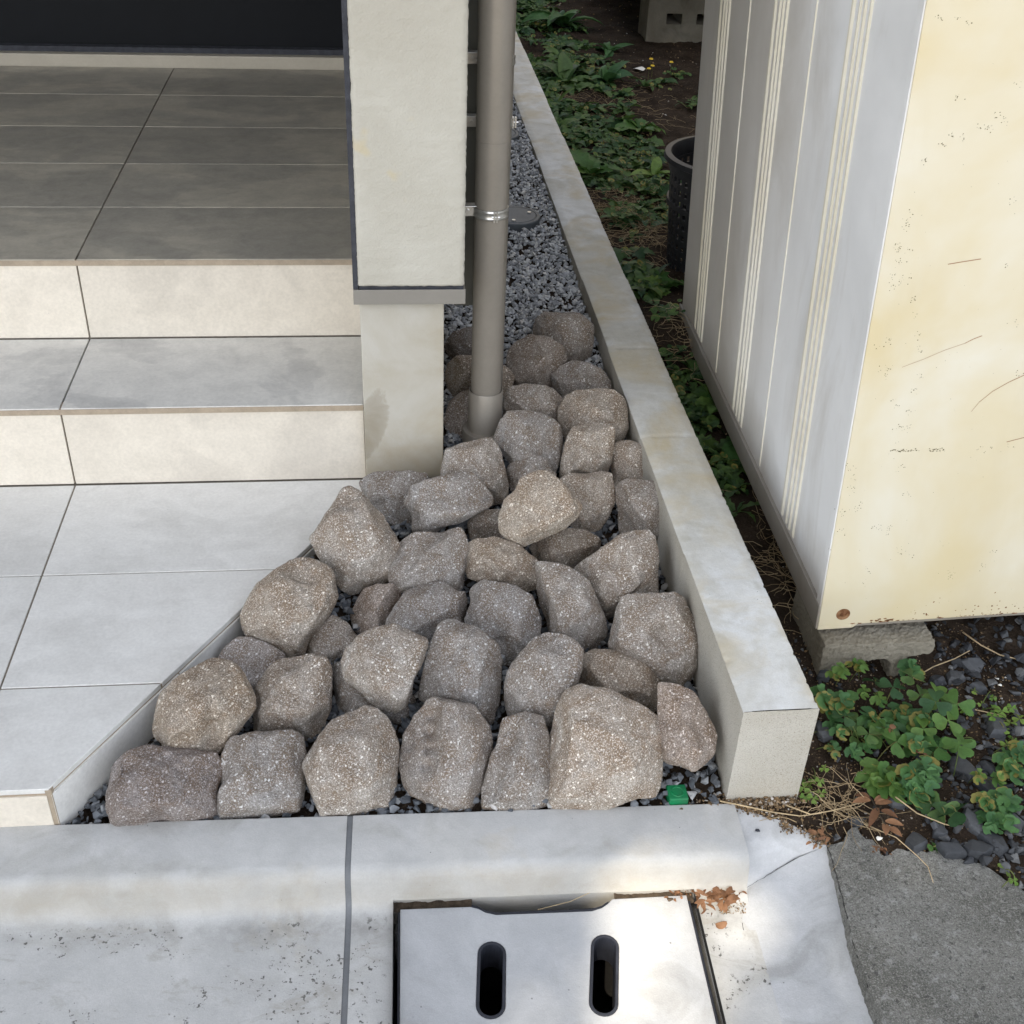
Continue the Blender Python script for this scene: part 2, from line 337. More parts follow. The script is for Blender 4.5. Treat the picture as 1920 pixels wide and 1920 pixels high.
class MB:
    """collects boxes and prisms as one mesh"""
    def __init__(s): s.v = []; s.f = []; s.r = []
    def add(s, vs, fs, r=0.):
        k = len(s.v); s.v += [Vector(v) for v in vs]; s.f += [[i+k for i in f] for f in fs]; s.r += [r]*len(vs)
    def box(s, a, b, r=0.):
        x0, y0, z0 = a; x1, y1, z1 = b
        s.add([(x0, y0, z0), (x1, y0, z0), (x1, y1, z0), (x0, y1, z0), (x0, y0, z1), (x1, y0, z1), (x1, y1, z1), (x0, y1, z1)],
              [(0, 3, 2, 1), (4, 5, 6, 7), (0, 1, 5, 4), (1, 2, 6, 5), (2, 3, 7, 6), (3, 0, 4, 7)], r)
    def prism(s, poly, z0, z1, r=0., xf=None):
        """horizontal polygon (list of (x,y)) from z0 to z1"""
        n = len(poly); area = sum(poly[i][0]*poly[(i+1) % n][1]-poly[(i+1) % n][0]*poly[i][1] for i in range(n))
        if area < 0: poly = poly[::-1]
        vs = [Vector((x, y, z0)) for x, y in poly]+[Vector((x, y, z1)) for x, y in poly]
        if xf: vs = [xf @ v for v in vs]
        tris = tessellate_polygon([[Vector((x, y, 0)) for x, y in poly]])
        fs = []
        for t in tris:
            a, b, c = t
            p, q, w_ = (poly[i] for i in t)
            if (q[0]-p[0])*(w_[1]-p[1])-(w_[0]-p[0])*(q[1]-p[1]) < 0: a, c = c, a
            fs += [(a+n, b+n, c+n), (c, b, a)]
        fs += [(i, (i+1) % n, (i+1) % n+n, i+n) for i in range(n)]
        s.add(vs, fs, r)
    def tube(s, pts, rad, seg=6, r=0., cap=True):
        pts = [Vector(p) for p in pts]; k = len(s.v); n = len(pts)
        if not hasattr(rad, '__len__'): rad = [rad]*n
        for i, p in enumerate(pts):
            d = (pts[min(i+1, n-1)]-pts[max(i-1, 0)]).normalized()
            a = d.orthogonal().normalized() if i == 0 else (a - d*a.dot(d)).normalized()
            b = d.cross(a)
            for j in range(seg):
                t = 2*math.pi*j/seg; s.v.append(p+(a*math.cos(t)+b*math.sin(t))*rad[i]); s.r.append(r)
        for i in range(n-1):
            for j in range(seg):
                s.f.append([k+i*seg+j, k+i*seg+(j+1) % seg, k+(i+1)*seg+(j+1) % seg, k+(i+1)*seg+j])
        if cap: s.f += [[k+j for j in range(seg)][::-1], [k+(n-1)*seg+j for j in range(seg)]]
    def build(s, name, mat, parent=None, smooth=False, bevel=0, seg=2):
        o = mesh(name, s.v, s.f, mat, parent, smooth, s.r)
        if bevel:
            b = o.modifiers.new('bevel', 'BEVEL'); b.width = bevel; b.segments = seg; b.limit_method = 'ANGLE'; b.angle_limit = R(40)
            b.harden_normals = False
        return o
def lathe(name, prof, mat, loc, parent=None, seg=40, closed=False):
    vs = []; fs = []; n = len(prof)
    for j in range(seg):
        t = 2*math.pi*j/seg
        vs += [(loc[0]+r_*math.cos(t), loc[1]+r_*math.sin(t), loc[2]+z_) for r_, z_ in prof]
    for j in range(seg):
        k = (j+1) % seg
        for i in range(n-1 if not closed else n):
            i2 = (i+1) % n
            fs.append((j*n+i, k*n+i, k*n+i2, j*n+i2))
    o = mesh(name, vs, fs, mat, parent, True)
    es = o.modifiers.new('edge_split', 'EDGE_SPLIT'); es.split_angle = R(35)
    return o
def plate(name, outer, holes, z0, z1, mat, parent=None, bevel=0, xf=None):
    """slab with holes; outer, holes: lists of (x,y)"""
    bm = bmesh.new(); loops = []
    for lp in [outer]+holes:
        vs = [bm.verts.new((x, y, z1)) for x, y in lp]
        loops.append(vs)
        for i in range(len(vs)): bm.edges.new((vs[i], vs[(i+1) % len(vs)]))
    bmesh.ops.triangle_fill(bm, edges=bm.edges[:], use_beauty=True)
    bmesh.ops.dissolve_limit(bm, angle_limit=.01, verts=bm.verts[:], edges=bm.edges[:])
    for f in bm.faces:
        if f.normal.z < 0: f.normal_flip()
    top = bm.faces[:]
    ret = bmesh.ops.extrude_face_region(bm, geom=top)
    nv = [g for g in ret['geom'] if isinstance(g, bmesh.types.BMVert)]
    for v in nv: v.co.z = z0
    bmesh.ops.recalc_face_normals(bm, faces=bm.faces[:])
    me = bpy.data.meshes.new(name); bm.to_mesh(me); bm.free()
    if xf: me.transform(xf)
    me.materials.append(MAT[mat]); o = link(bpy.data.objects.new(name, me))
    if parent:
        o.parent = parent; bpy.context.view_layer.update(); o.matrix_parent_inverse = parent.matrix_world.inverted()
    if bevel:
        b = o.modifiers.new('bevel', 'BEVEL'); b.width = bevel; b.segments = 2; b.limit_method = 'ANGLE'; b.angle_limit = R(40)
    return o
rng = random.Random(7)

# ================================================================ GROUND
H2, H3, D2 = .1777, .3586, .3034
GRV = -.088
def lerp_tab(tab, y):
    if y <= tab[0][0]: return tab[0][1]
    for (a, za), (b_, zb) in zip(tab, tab[1:]):
        if y <= b_: return za+(zb-za)*(y-a)/(b_-a)
    return tab[-1][1]
def GR(x, y):   # surface of the gravel between house and wall, rising towards the back
    k = .0 if y > -.2 else min(1, max(0, (x-.45)/.4))
    z_ = lerp_tab([(-.85, -.088), (-.8, -.066), (-.63, -.044), (-.26, -.012), (0, .022), (.48, .060), (1.25, .095), (3, .105)], y)
    zl = lerp_tab([(-.85, -.088), (-.6, -.075), (-.26, -.03), (0, .022)], y)
    return (z_*k+zl*(1-k)) if y < -.2 else z_
def atg(px, py, f=None, off=0.):   # where the sight line meets the soil (or gravel)
    f = f or gz; p = at(px, py, 0)
    for _ in range(12): p = p.lerp(at(px, py, f(p.x, p.y)+off), .7)
    return p
tag(mesh('ground', [(-40, -40, -.32), (40, -40, -.32), (40, 40, -.32), (-40, 40, -.32)], [(0, 1, 2, 3)], 'soil'), kind='structure')
tag(mesh('street', [(-30, -30, -.15), (30, -30, -.15), (30, -1.62, -.15), (-30, -1.62, -.15)], [(0, 1, 2, 3)], 'asphalt'), kind='structure')
cp = [(1551, 1586), (1583, 1578), (1590, 1557), (1598, 1550), (1607, 1551), (1613, 1562), (1622, 1572), (1636, 1575), (1649, 1588), (1651, 1601), (1658, 1606), (1666, 1603), (1682, 1590), (1700, 1596), (1719, 1593), (1740, 1598), (1758, 1594), (1773, 1603), (1790, 1604), (1806, 1612), (1830, 1617), (1859, 1630), (1883, 1648), (1905, 1660), (1960, 1700), (2100, 1760), (2500, 2100), (2300, 2300), (1860, 2260), (1740, 2060), (1657, 1915), (1630, 1851), (1600, 1764), (1583, 1690), (1568, 1637), (1557, 1612)]
pc = []
for i in range(len(cp)):
    a, c_ = Vector(cp[i]), Vector(cp[(i+1) % len(cp)]); m_ = max(1, int((c_-a).length/7)) if i < 24 or i >= 30 else 4
    for k in range(m_):
        p = a.lerp(c_, k/m_); p += Vector((noise.noise((p.x*.09, p.y*.09, 1)), noise.noise((p.x*.09, p.y*.09, 9))))*(3.2 if i < 24 else 2.2); w_ = at(p.x, p.y, -.088); pc.append((w_.x, w_.y))
_slab = [(at(x, y, -.10).x, at(x, y, -.10).y) for x, y in ((1362, 1512), (1395, 1519), (1420, 1529), (1467, 1540), (1474, 1558), (1522, 1570), (1528, 1582), (1549, 1580), (1560, 1600), (1575, 1640), (1590, 1690), (1605, 1760), (1640, 1860), (1700, 2000), (1900, 2500), (1300, 2500), (1300, 1600))]
def in_poly(x, y, P_):
    c = False; j = len(P_)-1
    for i in range(len(P_)):
        if (P_[i][1] > y) != (P_[j][1] > y) and x < (P_[j][0]-P_[i][0])*(y-P_[i][1])/(P_[j][1]-P_[i][1])+P_[i][0]: c = not c
        j = i
    return c
def gz(x, y):
    if y < -.8 and (in_poly(x, y, _slab) or in_poly(x, y, pc)): return -.19
    base = lerp_tab([(-.9, -.088), (-.6, -.074), (-.3, -.052), (.3, -.02), (.8, .0), (1.3, .02), (3, .05)], y)
    base += .055*math.exp(-((x-1.38)**2+(y-.62)**2)/.010)
    return base + .018*noise.noise((x*7, y*7, 0)) + .007*noise.noise((x*30, y*30, 3)) + .0035*noise.noise((x*85, y*85, 5))
def soil_patch():
    xs = []; x = 1.20
    while x < 6: xs.append(x); x += .009 if x < 2.4 else .03 if x < 3.2 else .1
    ys = []; y = -1.12
    while y < 8: ys.append(y); y += .009 if y < 1 else .016 if y < 3 else .04
    vs = [(x, y, gz(x, y)) for y in ys for x in xs]; n = len(xs)
    fs = [(j*n+i, j*n+i+1, (j+1)*n+i+1, (j+1)*n+i) for j in range(len(ys)-1) for i in range(n-1)]
    return mesh('soil', vs, fs, 'soil', smooth=True)
tag(soil_patch(), kind='structure')
# bed under the pebbles and cobbles
# ================================================================ ENTRANCE STEPS
steps = empty('entrance_steps', (-.4, 0, 0), 'three-level tiled entrance steps with pale stone tiles and a clipped corner beside the cobbles', 'steps')
XR = .5875; GAP = .0035; XL = -2.4
def diag_x(y): return .125 + (y+.823)*(.485-.125)/(.823-.224)
YF = -.823
# lower paving: clip tiles by the diagonal
def clip_poly(poly, a, b):
    """keep the left side of the line a->b"""
    out = []; n = len(poly)
    f = lambda p: (b[0]-a[0])*(p[1]-a[1])-(b[1]-a[1])*(p[0]-a[0])
    for i in range(n):
        p, q = poly[i], poly[(i+1) % n]; fp, fq = f(p), f(q)
        if fp >= 0: out.append(p)
        if (fp > 0) != (fq > 0) and fp != fq:
            t = fp/(fp-fq); out.append((p[0]+(q[0]-p[0])*t, p[1]+(q[1]-p[1])*t))
    return out
DA = (.125, YF); DB = (diag_x(0.2), .2)
low = MB(); TH = .010
rows = [(0, -.3), (-.3, -.6), (-.6, YF)]
for ri, (y1, y0) in enumerate(rows):
    for ci in range(-4, 2):
        x0 = ci*.6; x1 = x0+.6
        poly = [(x0+GAP/2, y0+GAP/2), (x1-GAP/2, y0+GAP/2), (x1-GAP/2, y1-GAP/2), (x0+GAP/2, y1-GAP/2)]
        if y1 == 0: poly = [(x, min(y, -.001)) for x, y in poly]
        if ci >= 0:
            poly = clip_poly(poly, (DA[0]-.003, DA[1]), (DB[0]-.003, DB[1]))
            poly = clip_poly(poly, (XR-.001, -1), (XR-.001, 1)) if ri == 0 else poly
        if len(poly) >= 3: low.prism(poly, -TH, 0, rng.random())
low.build('lower_paving', 'tile_pale', steps, bevel=.0008, seg=1)
g = MB()
g.prism([(XL, YF+.006), (DA[0]-.004, YF+.006), (DB[0]-.006, .2), (XL, .2)], -.30, -.0022)
g.build('mortar_bed', 'grout', steps)
def tread(name, y0, y1, z, mat, step=.3):
    b = MB(); y = y0; first = True
    while y < y1-.01:
        ye = min(y+step, y1)
        for ci in range(-4, 1):
            x0 = ci*.6+GAP/2; x1 = min((ci+1)*.6, XR)-(GAP/2 if ci < 0 else .001)
            b.box((x0, y+(GAP/2 if not first else 0), z-TH), (x1, ye-GAP/2, z), rng.random())
        y = ye; first = False
    return b.build(name, mat, steps, bevel=.0008, seg=1)
tread('step_tread', 0.0005, D2, H2, 'tile_step', D2)
tread('porch_floor', D2, 1.80, H3, 'tile_porch_shaded')
for nm, y, z0, z1 in (('lower_riser', 0, .002, H2-TH-.004), ('upper_riser', D2, H2+.002, H3-TH-.004)):
    b = MB()
    for ci in range(-4, 1):
        b.box((ci*.6+GAP/2, y+.001, z0), (min((ci+1)*.6, XR)-(GAP/2 if ci < 0 else .001), y+.011, z1), rng.random())
    b.build(nm, 'tile_riser', steps, bevel=.0006, seg=1)
    b = MB(); b.box((XL, y-.0016, z1+.0006), (XR-.001, y+.03, z1+.0118)); b.build('edge_joint', 'edge_joint', steps)
b = MB(); b.box((XL, .0065, .0), (XR-.002, 1.9, H2-TH-.0005)); b.box((XL, D2+.0065, H2-TH-.0005), (XR-.002, 1.9, H3-.0022)); b.build('step_core', 'grout', steps)
# front riser and the diagonal riser of the lower platform
b = MB()
for ci in range(-4, 0): b.box((ci*.6+GAP/2, YF, -.30), ((ci+1)*.6-GAP/2, YF+.009, -TH-.004), rng.random())
b.box((GAP/2, YF, -.30), (DA[0]-.006, YF+.009, -TH-.004), rng.random())
b.build('front_riser', 'tile_riser', steps)
dv = Vector((DB[0]-DA[0], DB[1]-DA[1], 0)).normalized(); dn = Vector((dv.y, -dv.x, 0))
b = MB(); L = (Vector((DB[0], DB[1], 0))-Vector((DA[0], DA[1], 0))).length; s0 = 0; t_ = .0
for s1 in (.30, .60, min(L, .95)):
    pA = Vector((DA[0], DA[1], 0))+dv*(s0+.002); pB = Vector((DA[0], DA[1], 0))+dv*(s1-.0015)
    if pB.y > -.03: k = (-.03-pA.y)/(pB.y-pA.y); pB = pA+(pB-pA)*k
    q = [pA, pB, pB-dn*.009, pA-dn*.009]
    b.prism([(p.x, p.y) for p in q], -.30, -TH-.003, rng.random()); s0 = s1
b.build('clipped_riser', 'tile_pale', steps)
b = MB()
q = [Vector((DA[0]-.002, DA[1]+.002, 0)), Vector((DA[0], DA[1], 0))+dv*.93]; q += [q[1]-dn*.03, q[0]-dn*.03]
q[0] -= dn*.001; q[1] -= dn*.003
b.prism([(p.x, p.y) for p in q], -.06, -.0035)
b.box((XL, YF+.002, -TH-.006), (DA[0]-.006, YF+.03, -.0035))
b.prism([(DA[0]-.007, YF+.001), (DA[0]+.002, YF+.002), (DA[0]+.003, YF+.010), (DA[0]-.006, YF+.012)], -.30, -.0032)
b.build('edge_joint', 'edge_joint', steps)

gb = []; gf = []
gys = [-.87, -.84, -.8, -.7, -.63, -.5, -.4, -.26, -.1, 0, .1, .48, .8, 1.25, 3, 9]
for y in gys:
    for i in range(9):
        xa_ = diag_x(y) if y < -.05 else .62; x = xa_+(1.18-xa_)*i/8; gb.append((x, y, min(GR(x, y)-.010, -.095 if y < -.83 else 9)))
for j in range(len(gys)-1):
    for i in range(8): gf.append((j*9+i, j*9+i+1, (j+1)*9+i+1, (j+1)*9+i))
tag(mesh('gravel_bed', gb, gf, 'soil'), kind='structure')


# ================================================================ HOUSE
house = empty('house', (-.8, 3, 0), 'beige house front above the entrance porch with dark door panel at the top left', 'house')
b = MB(); b.box((XL, 1.86, H3+.045), (XR, 1.90, 2.4)); b.build('door_panel', 'dark_door', house)
b = MB(); b.box((XL, 1.802, H3-.02), (XR, 1.87, H3+.036)); b.build('threshold', 'threshold', house, bevel=.003)
b = MB(); b.box((XL, 1.83, H3+.036), (XR, 1.86, H3+.052)); b.build('door_track', 'seal', house)
b = MB(); b.box((XL-.2, .15, 2.4), (.56, 1.95, 2.5)); b.build('porch_ceiling', 'ceiling', house)
b = MB(); b.box((-6, .0, 2.5), (.57, 8, 2.9)); b.box((-6, .0, -.3), (XL, 8, 2.5)); b.box((XL, 1.9, -.3), (.56, 8, 2.4)); b.build('wall', 'siding', house)
b = MB(); b.box((-6.4, -.12, 3.0), (.90, 8.4, 3.1)); b.build('roof', 'dark_steel', house)
# side wall right behind the pillar: seen edge-on as the olive strip beside the pipe
b = MB(); b.box((.7820, .262, .268), (.8255, 8, 2.99)); b.build('side_siding', 'siding', house, bevel=.002)

# ================================================================ PILLAR
pil = empty('porch_pillar', (.67, -.02, -.3), 'off-white stuccoed pillar end standing on a stained concrete footing at the steps', 'pillar')
b = MB(); b.box((XR, -.0195, -.3), (.7457, 8, .432)); b.build('footing', 'foundation', pil, bevel=.002)
def stucco_panel():
    # front slab with ragged edges: grid front face + returns
    x0, x1, z0, z1 = .5865, .7815, .4535, 2.98
    nx = 24; zs = []; z = z0
    while z < 1.25: zs.append(z); z += .0035
    zs += [1.25, 1.8, 2.4, 2.98]
    def rag(u, k, amp=.0016): return amp*noise.noise((u*170, k, 0))+amp*.8*noise.noise((u*60, k+9, 0))
    vs = []; nz = len(zs)
    cols = [(x0, -.012), (x0, -.045), (x0+.003, -.0495)]+[(x0+.003+(x1-x0-.006)*i/nx, -.05) for i in range(1, nx)]+[(x1-.003, -.0495), (x1, -.045), (x1, .0)]
    for j, z in enumerate(zs):
        for i, (x, y) in enumerate(cols):
            xx = x + (rag(z, 1)+(.004*max(0, noise.noise((z*25, 3, 1))-.35)) if i < 3 else rag(z, 2, .0011) if i > len(cols)-4 else 0)
            zz = z + (rag(x, 5, .0018) if j == 0 else 0)
            yy = y + (.0009*noise.noise((x*70, z*70, 0)) if y < -.04 else 0)
            vs.append((xx, yy, zz))
    n = len(cols)
    fs = [(j*n+i, j*n+i+1, (j+1)*n+i+1, (j+1)*n+i) for j in range(nz-1) for i in range(n-1)]
    k = len(vs); vs += [(x, .0, z0+.001) for x, y in cols]
    fs += [(i, k+i, k+i+1, i+1) for i in range(n-1)]
    return mesh('stucco_shaft', vs, fs, 'stucco', pil, True)
stucco_panel()
b = MB(); b.box((.588, -.012, .45), (.7815, 8, 2.99)); b.build('wall_core', 'siding', pil)
b = MB(); b.box((.5775, -.046, .446), (.5865, 1.85, 3.0)); b.build('seal_strip', 'seal', pil)
b = MB()  # flashing: folded tray
b.box((.5775, -.052, .4175), (.7838, -.0495, .4465)); b.box((.5775, -.0495, .4415), (.7838, -.002, .4435)); b.box((.5775, -.0495, .4175), (.580, 1.8, .4415)); b.box((.7813, -.0495, .4175), (.7838, -.001, .4415))
b.build('flashing', 'steel_flashing', pil, bevel=.0008)
b = MB(); b.box((.5885, -.044, .4435), (.78, -.0125, .452)); b.build('drip_gap', 'seal', pil)

# ================================================================ DOWNPIPES
def downpipe(x, y, label, low_z, clamps, socket=True):
    t = empty('downpipe', (x, y, -.1), label, 'downpipe')
    lathe('pipe', [(.0300, low_z), (.0312, low_z), (.0312, .680 if socket else 1.5), (.0306, .6805), (.0306, .682), (.0316, .6825), (.0316, 3.0)], 'pipe', (x, y, 0), t)
    if socket:
        b = lathe('socket', [(.0325, .12), (.0325, .158), (.0348, .160), (.0358, .158), (.0358, .02), (.034, .02)], 'pipe', (x, y, 0), t)
        lathe('base_collar', [(.0355, .066), (.046, .065), (.0475, .058), (.0475, .0), (.0355, .0)], 'pipe', (x, y, 0), t)
    for cz, sx, armz in clamps:
        c = lathe('clamp', [(.0318, cz-.009), (.0332, cz-.009), (.0344, cz-.006), (.0332, cz-.003), (.0332, cz+.003), (.0344, cz+.006), (.0332, cz+.009), (.0318, cz+.009)], 'galvanised', (x, y, 0), t)
        b = MB(); b.box((.7818, y-.004, cz-.010), (x-.031, y-.001, cz+.011)); b.box((.7818, y-.012, cz+.0108), (x-.028, y+.008, cz+.0125)); b.tube([(.795, y-.008, cz), (.795, y-.001, cz)], .0045, 8); b.tube([(.808, y-.007, cz), (.808, y-.001, cz)], .0035, 8); b.build('bracket', 'galvanised', t, bevel=.0006)
        a = R(-80) if sx == 0 else R(sx); cx, cy = x+.0355*math.cos(a), y+.0355*math.sin(a)
        b = MB(); b.box((cx-.004, cy-.004, cz-.010), (cx-.001, cy+.003, cz+.010)); b.box((cx+.001, cy-.004, cz-.010), (cx+.004, cy+.003, cz+.010)); b.tube([(cx-.008, cy-.001, cz), (cx+.008, cy-.001, cz)], .0022, 8); b.build('clamp_bolt', 'galvanised', t)
    return t
downpipe(.8395, .09, 'front taupe downpipe with a socket joint at its foot, standing among the cobbles', -.02, [(.545, 0, 0)])
downpipe(.8555, .215, 'rear taupe downpipe mostly hidden behind the front one', -.02, [(.676, -8, 0), (.793, 200, 0)], socket=False)

# ================================================================ BLOCK WALL
wyaw = math.atan2(-(1.157-1.1305), 2.04+.83)   # slight skew
WX, WY, WT, WZ = 1.1562, -.835, .1182, .1125
kw = empty('kerb_wall', (WX, WY, -.2), 'low grey concrete block wall running back between the cobbles and the weedy soil', 'wall', rot=(0, 0, -wyaw))
bpy.context.view_layer.update()
def wall_geo():
    vt = []; ft = []; top = []; X = Matrix.Translation((WX, WY, 0)) @ Matrix.Rotation(-wyaw, 4, 'Z')
    Ls = [0]; s = 0
    blen = .398
    ys = []
    y = 0
    while y < 7: ys.append(y); y += .006 if y < 2.6 else .02
    cols = [(0, -.25), (0, -.02), (0, .05), (0, WZ-.006), (.0, WZ-.0018), (.0018, WZ)]
    inner = [.012, .0145] + [.0145+(WT-.029)*i/10 for i in range(1, 10)] + [WT-.0145, WT-.012]
    cols += [(u, WZ) for u in inner] + [(WT-.0018, WZ), (WT, WZ-.0018), (WT, WZ-.006), (WT, .05), (WT, -.02), (WT, -.25)]
    n = len(cols)
    for y in ys:
        k = (y/blen) % 1; dj = min(k, 1-k)*blen
        blk = int(y/blen)
        off = .0012*math.sin(blk*2.3+1)
        for i, (u, z) in enumerate(cols):
            a = .0010*noise.noise((u*90, y*90, z*90)); zz = z; uu = u+off
            if z > WZ-.003:
                e = min(u, WT-u)
                if e < .004: # chipped arris
                    ch = max(0, noise.noise((y*75, 7 if u < .05 else 17, 0))-.25)*.008 + .0013*abs(noise.noise((y*220, u*10, 1)))
                    zz -= ch; uu += ch*.8*(1 if u < .05 else -1)
                elif .0135 < e: zz += .0012
                zz += a*.5
                if dj < .0035 and blk > 0: zz -= .0018
            else: uu += a*.8
            vt.append(X @ Vector((uu, y, zz)))
    for j in range(len(ys)-1):
        for i in range(n-1): ft.append((j*n+i, j*n+i+1, (j+1)*n+i+1, (j+1)*n+i))
    # chip near far right edge
    topf = [f for f in ft if all(vt[i].z > WZ-.02 for i in f)]
    sidef = [f for f in ft if f not in set(topf)]
    return X, vt, ft, n, cols
X, vt, ft, n, cols = wall_geo()
tops = [f for k, f in enumerate(ft) if 4 <= (k % (n-1)) <= n-6]
sides = [f for k, f in enumerate(ft) if not (4 <= (k % (n-1)) <= n-6)]
def submesh(name, vs, fs, mat, parent, smooth=True):
    idx = {}; nv = []; nf = []
    for f in fs:
        g_ = []
        for i in f:
            if i not in idx: idx[i] = len(nv); nv.append(vs[i])
            g_.append(idx[i])
        nf.append(g_)
    return mesh(name, nv, nf, mat, parent, smooth)
submesh('top_face', vt, tops, 'block_wall', kw)
sd = submesh('side_face', vt, sides, 'wall_side', kw)
# end face as a grid
ev = []; ef = []; nu, nv_ = 26, 60
for j in range(nv_+1):
    for i in range(nu+1):
        u = WT*i/nu; z = -.25+(WZ+.25)*(j/nv_)
        p = X @ Vector((u+.0012*math.sin(1), -.0006+.0008*noise.noise((u*120, z*120, 2)), z-(.0002 if j == nv_ else 0)))
        ev.append(p)
for j in range(nv_):
    for i in range(nu): ef.append((j*(nu+1)+i, j*(nu+1)+i+1, (j+1)*(nu+1)+i+1, (j+1)*(nu+1)+i))
mesh('end_face', ev, ef, 'wall_side', kw, True)

# ================================================================ KERB AND GUTTER
KA = -.0215; K = Matrix.Translation((.04, -.820, 0)) @ Matrix.Rotation(KA, 4, 'Z')   # local: u along, -v towards the street
def kp(u, v, z): return K @ Vector((u, -v, z))
GZ = -.143
prof = [(0.0, -.30), (0.0, -.080), (.002, -.0765), (.006, -.076), (.092, -.0765), (.101, -.0785), (.1085, -.083), (.113, -.0895), (.1155, -.098), (.1185, -.118), (.1215, -.129), (.127, -.1365), (.136, -.141), (.150, GZ), (.25, GZ-.001), (.40, GZ-.002), (.62, GZ-.003), (.62, -.30)]
profc = prof[:11]+[(.112, -.1305), (.108, -.30)]
def extr(segs, name, parent, mat='kerb_concrete', step=.02):
    vs = []; fs = []
    for u0, u1, pr in segs:
        k0 = len(vs); nn = len(pr); m_ = max(1, round((u1-u0)/step))
        for j in range(m_+1):
            u = u0+(u1-u0)*j/m_
            for v, z in pr:
                vs.append(kp(u, v+.0006*noise.noise((u*14, z*30, v*9)), z))
        for j in range(m_):
            for i in range(nn-1): fs.append((k0+j*nn+i, k0+j*nn+i+1, k0+(j+1)*nn+i+1, k0+(j+1)*nn+i))
        fs.append(tuple(k0+i for i in range(nn))[::-1]); fs.append(tuple(k0+m_*nn+i for i in range(nn)))
    o = mesh(name, vs, fs, mat, parent, True)
    e = o.modifiers.new('edge_split', 'EDGE_SPLIT'); e.split_angle = R(40); return o
UL0, UL1 = .590, 1.046   # lid opening
U0 = -1.45; UJ = .524; UE = 1.128
kbs = []
for a_, b_, lab, gl_ in ((U0-.6, U0-.008, 'concrete kerb and gutter block at the far left', 0), (U0, UJ-.0045, 'long pale concrete kerb and gutter block in front of the tiled steps, with dark specks', 1)):
    t = empty('kerb_block', kp(a_, .05, -.3), lab, 'kerb block'); extr([(a_, b_, prof)], 'kerb_body', t)
    if gl_ == 0: t['group'] = 'kerb blocks'
    kbs.append(t)
t = empty('kerb_block', kp(.8, .05, -.3), 'pale concrete kerb block with its gutter cut open for the slotted drain lid', 'kerb block')
extr([(UJ+.0045, UL0, prof), (UL0, UL1, profc), (UL1, UE, prof)], 'kerb_body', t)
# drain pit walls seen through the openings
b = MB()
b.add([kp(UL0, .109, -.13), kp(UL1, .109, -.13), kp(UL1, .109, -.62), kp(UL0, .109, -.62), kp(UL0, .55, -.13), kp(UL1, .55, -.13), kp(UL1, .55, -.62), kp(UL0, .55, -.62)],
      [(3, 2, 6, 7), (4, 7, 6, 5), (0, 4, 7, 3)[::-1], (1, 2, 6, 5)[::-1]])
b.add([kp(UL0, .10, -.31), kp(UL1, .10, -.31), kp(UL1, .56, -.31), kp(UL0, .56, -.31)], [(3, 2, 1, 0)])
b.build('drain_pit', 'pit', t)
# ledge visible in the hand hole
b = MB(); b.prism([tuple(kp(u, v, 0))[:2] for u, v in ((UL0+.002, .109), (UL1-.002, .109), (UL1-.002, .126), (UL0+.002, .126))], -.222, -.20); b.build('lid_ledge', 'gutter_concrete', t)
# grey joint between the blocks
pj = [(v+.0, z-.0016) for v, z in prof[1:-1]]
vs = []; fs = []
for j, u in enumerate((UJ-.0062, UJ-.0030, UJ+.0030, UJ+.0062)):
    for v, z in pj: vs.append(kp(u+.0012*noise.noise((v*30, j, 0)), v-.0008, z+(.0006 if j in (1, 2) else 0)))
nn = len(pj)
for j in range(3):
    for i in range(nn-1): fs.append((j*nn+i, j*nn+i+1, (j+1)*nn+i+1, (j+1)*nn+i))
tag(mesh('joint_strip', vs, fs, 'joint_mortar', None, True), 'dark grey mortar joint between the two kerb blocks', 'mortar joint')

# ---- slotted lid
def pill(u0, v0, u1, v1, r_, n=10):
    d = math.atan2(v1-v0, u1-u0); out = []
    for k in range(n+1):
        t_ = d+math.pi/2+math.pi*k/n; out.append((u0+r_*math.cos(t_), v0+r_*math.sin(t_)))
    for k in range(n+1):
        t_ = d-math.pi/2+math.pi*k/n; out.append((u1+r_*math.cos(t_), v1+r_*math.sin(t_)))
    return out
LZ = -.1425
lid = empty('drain_lid', kp(.82, .3, -.2), 'square concrete drain lid with two rounded black slots and a hand hole', 'drain lid')
l0, l1, v0, v1 = .600, 1.036, .1275, .535
nx0, nx1, nd = .717, .917, .016
def arc(cx, cy, r_, a0, a1, n=6): return [(cx+r_*math.cos(R(a0+(a1-a0)*k/n)), cy+r_*math.sin(R(a0+(a1-a0)*k/n))) for k in range(n+1)]
outer = [(l0, v0), (nx0-.012, v0)] + arc(nx0-.012+.002, v0, .0, 0, 0, 1)[:1] + [(nx0, v0+.004), (nx0+.010, v0+.011), (nx0+.026, v0+nd), (nx1-.030, v0+nd), (nx1-.014, v0+.011), (nx1-.004, v0+.004), (nx1+.004, v0-.004), (l1, v0-.006), (l1, v1), (l0, v1)]
outer = [outer[0], outer[1]]+outer[3:]
sl1 = pill(.7325, .2100, .7260, .2920, .0205); sl2 = pill(.8985, .2060, .8840, .2960, .0205)
sl3 = pill(.7240, .3900, .7200, .4700, .0205); sl4 = pill(.8780, .3900, .8720, .4700, .0205)
flip = lambda L_: [(u, -v) for u, v in L_]
plate('lid_slab', flip(outer), [flip(s_) for s_ in (sl1, sl2, sl3, sl4)], LZ-.05, LZ, 'lid_concrete', lid, .0012, K)
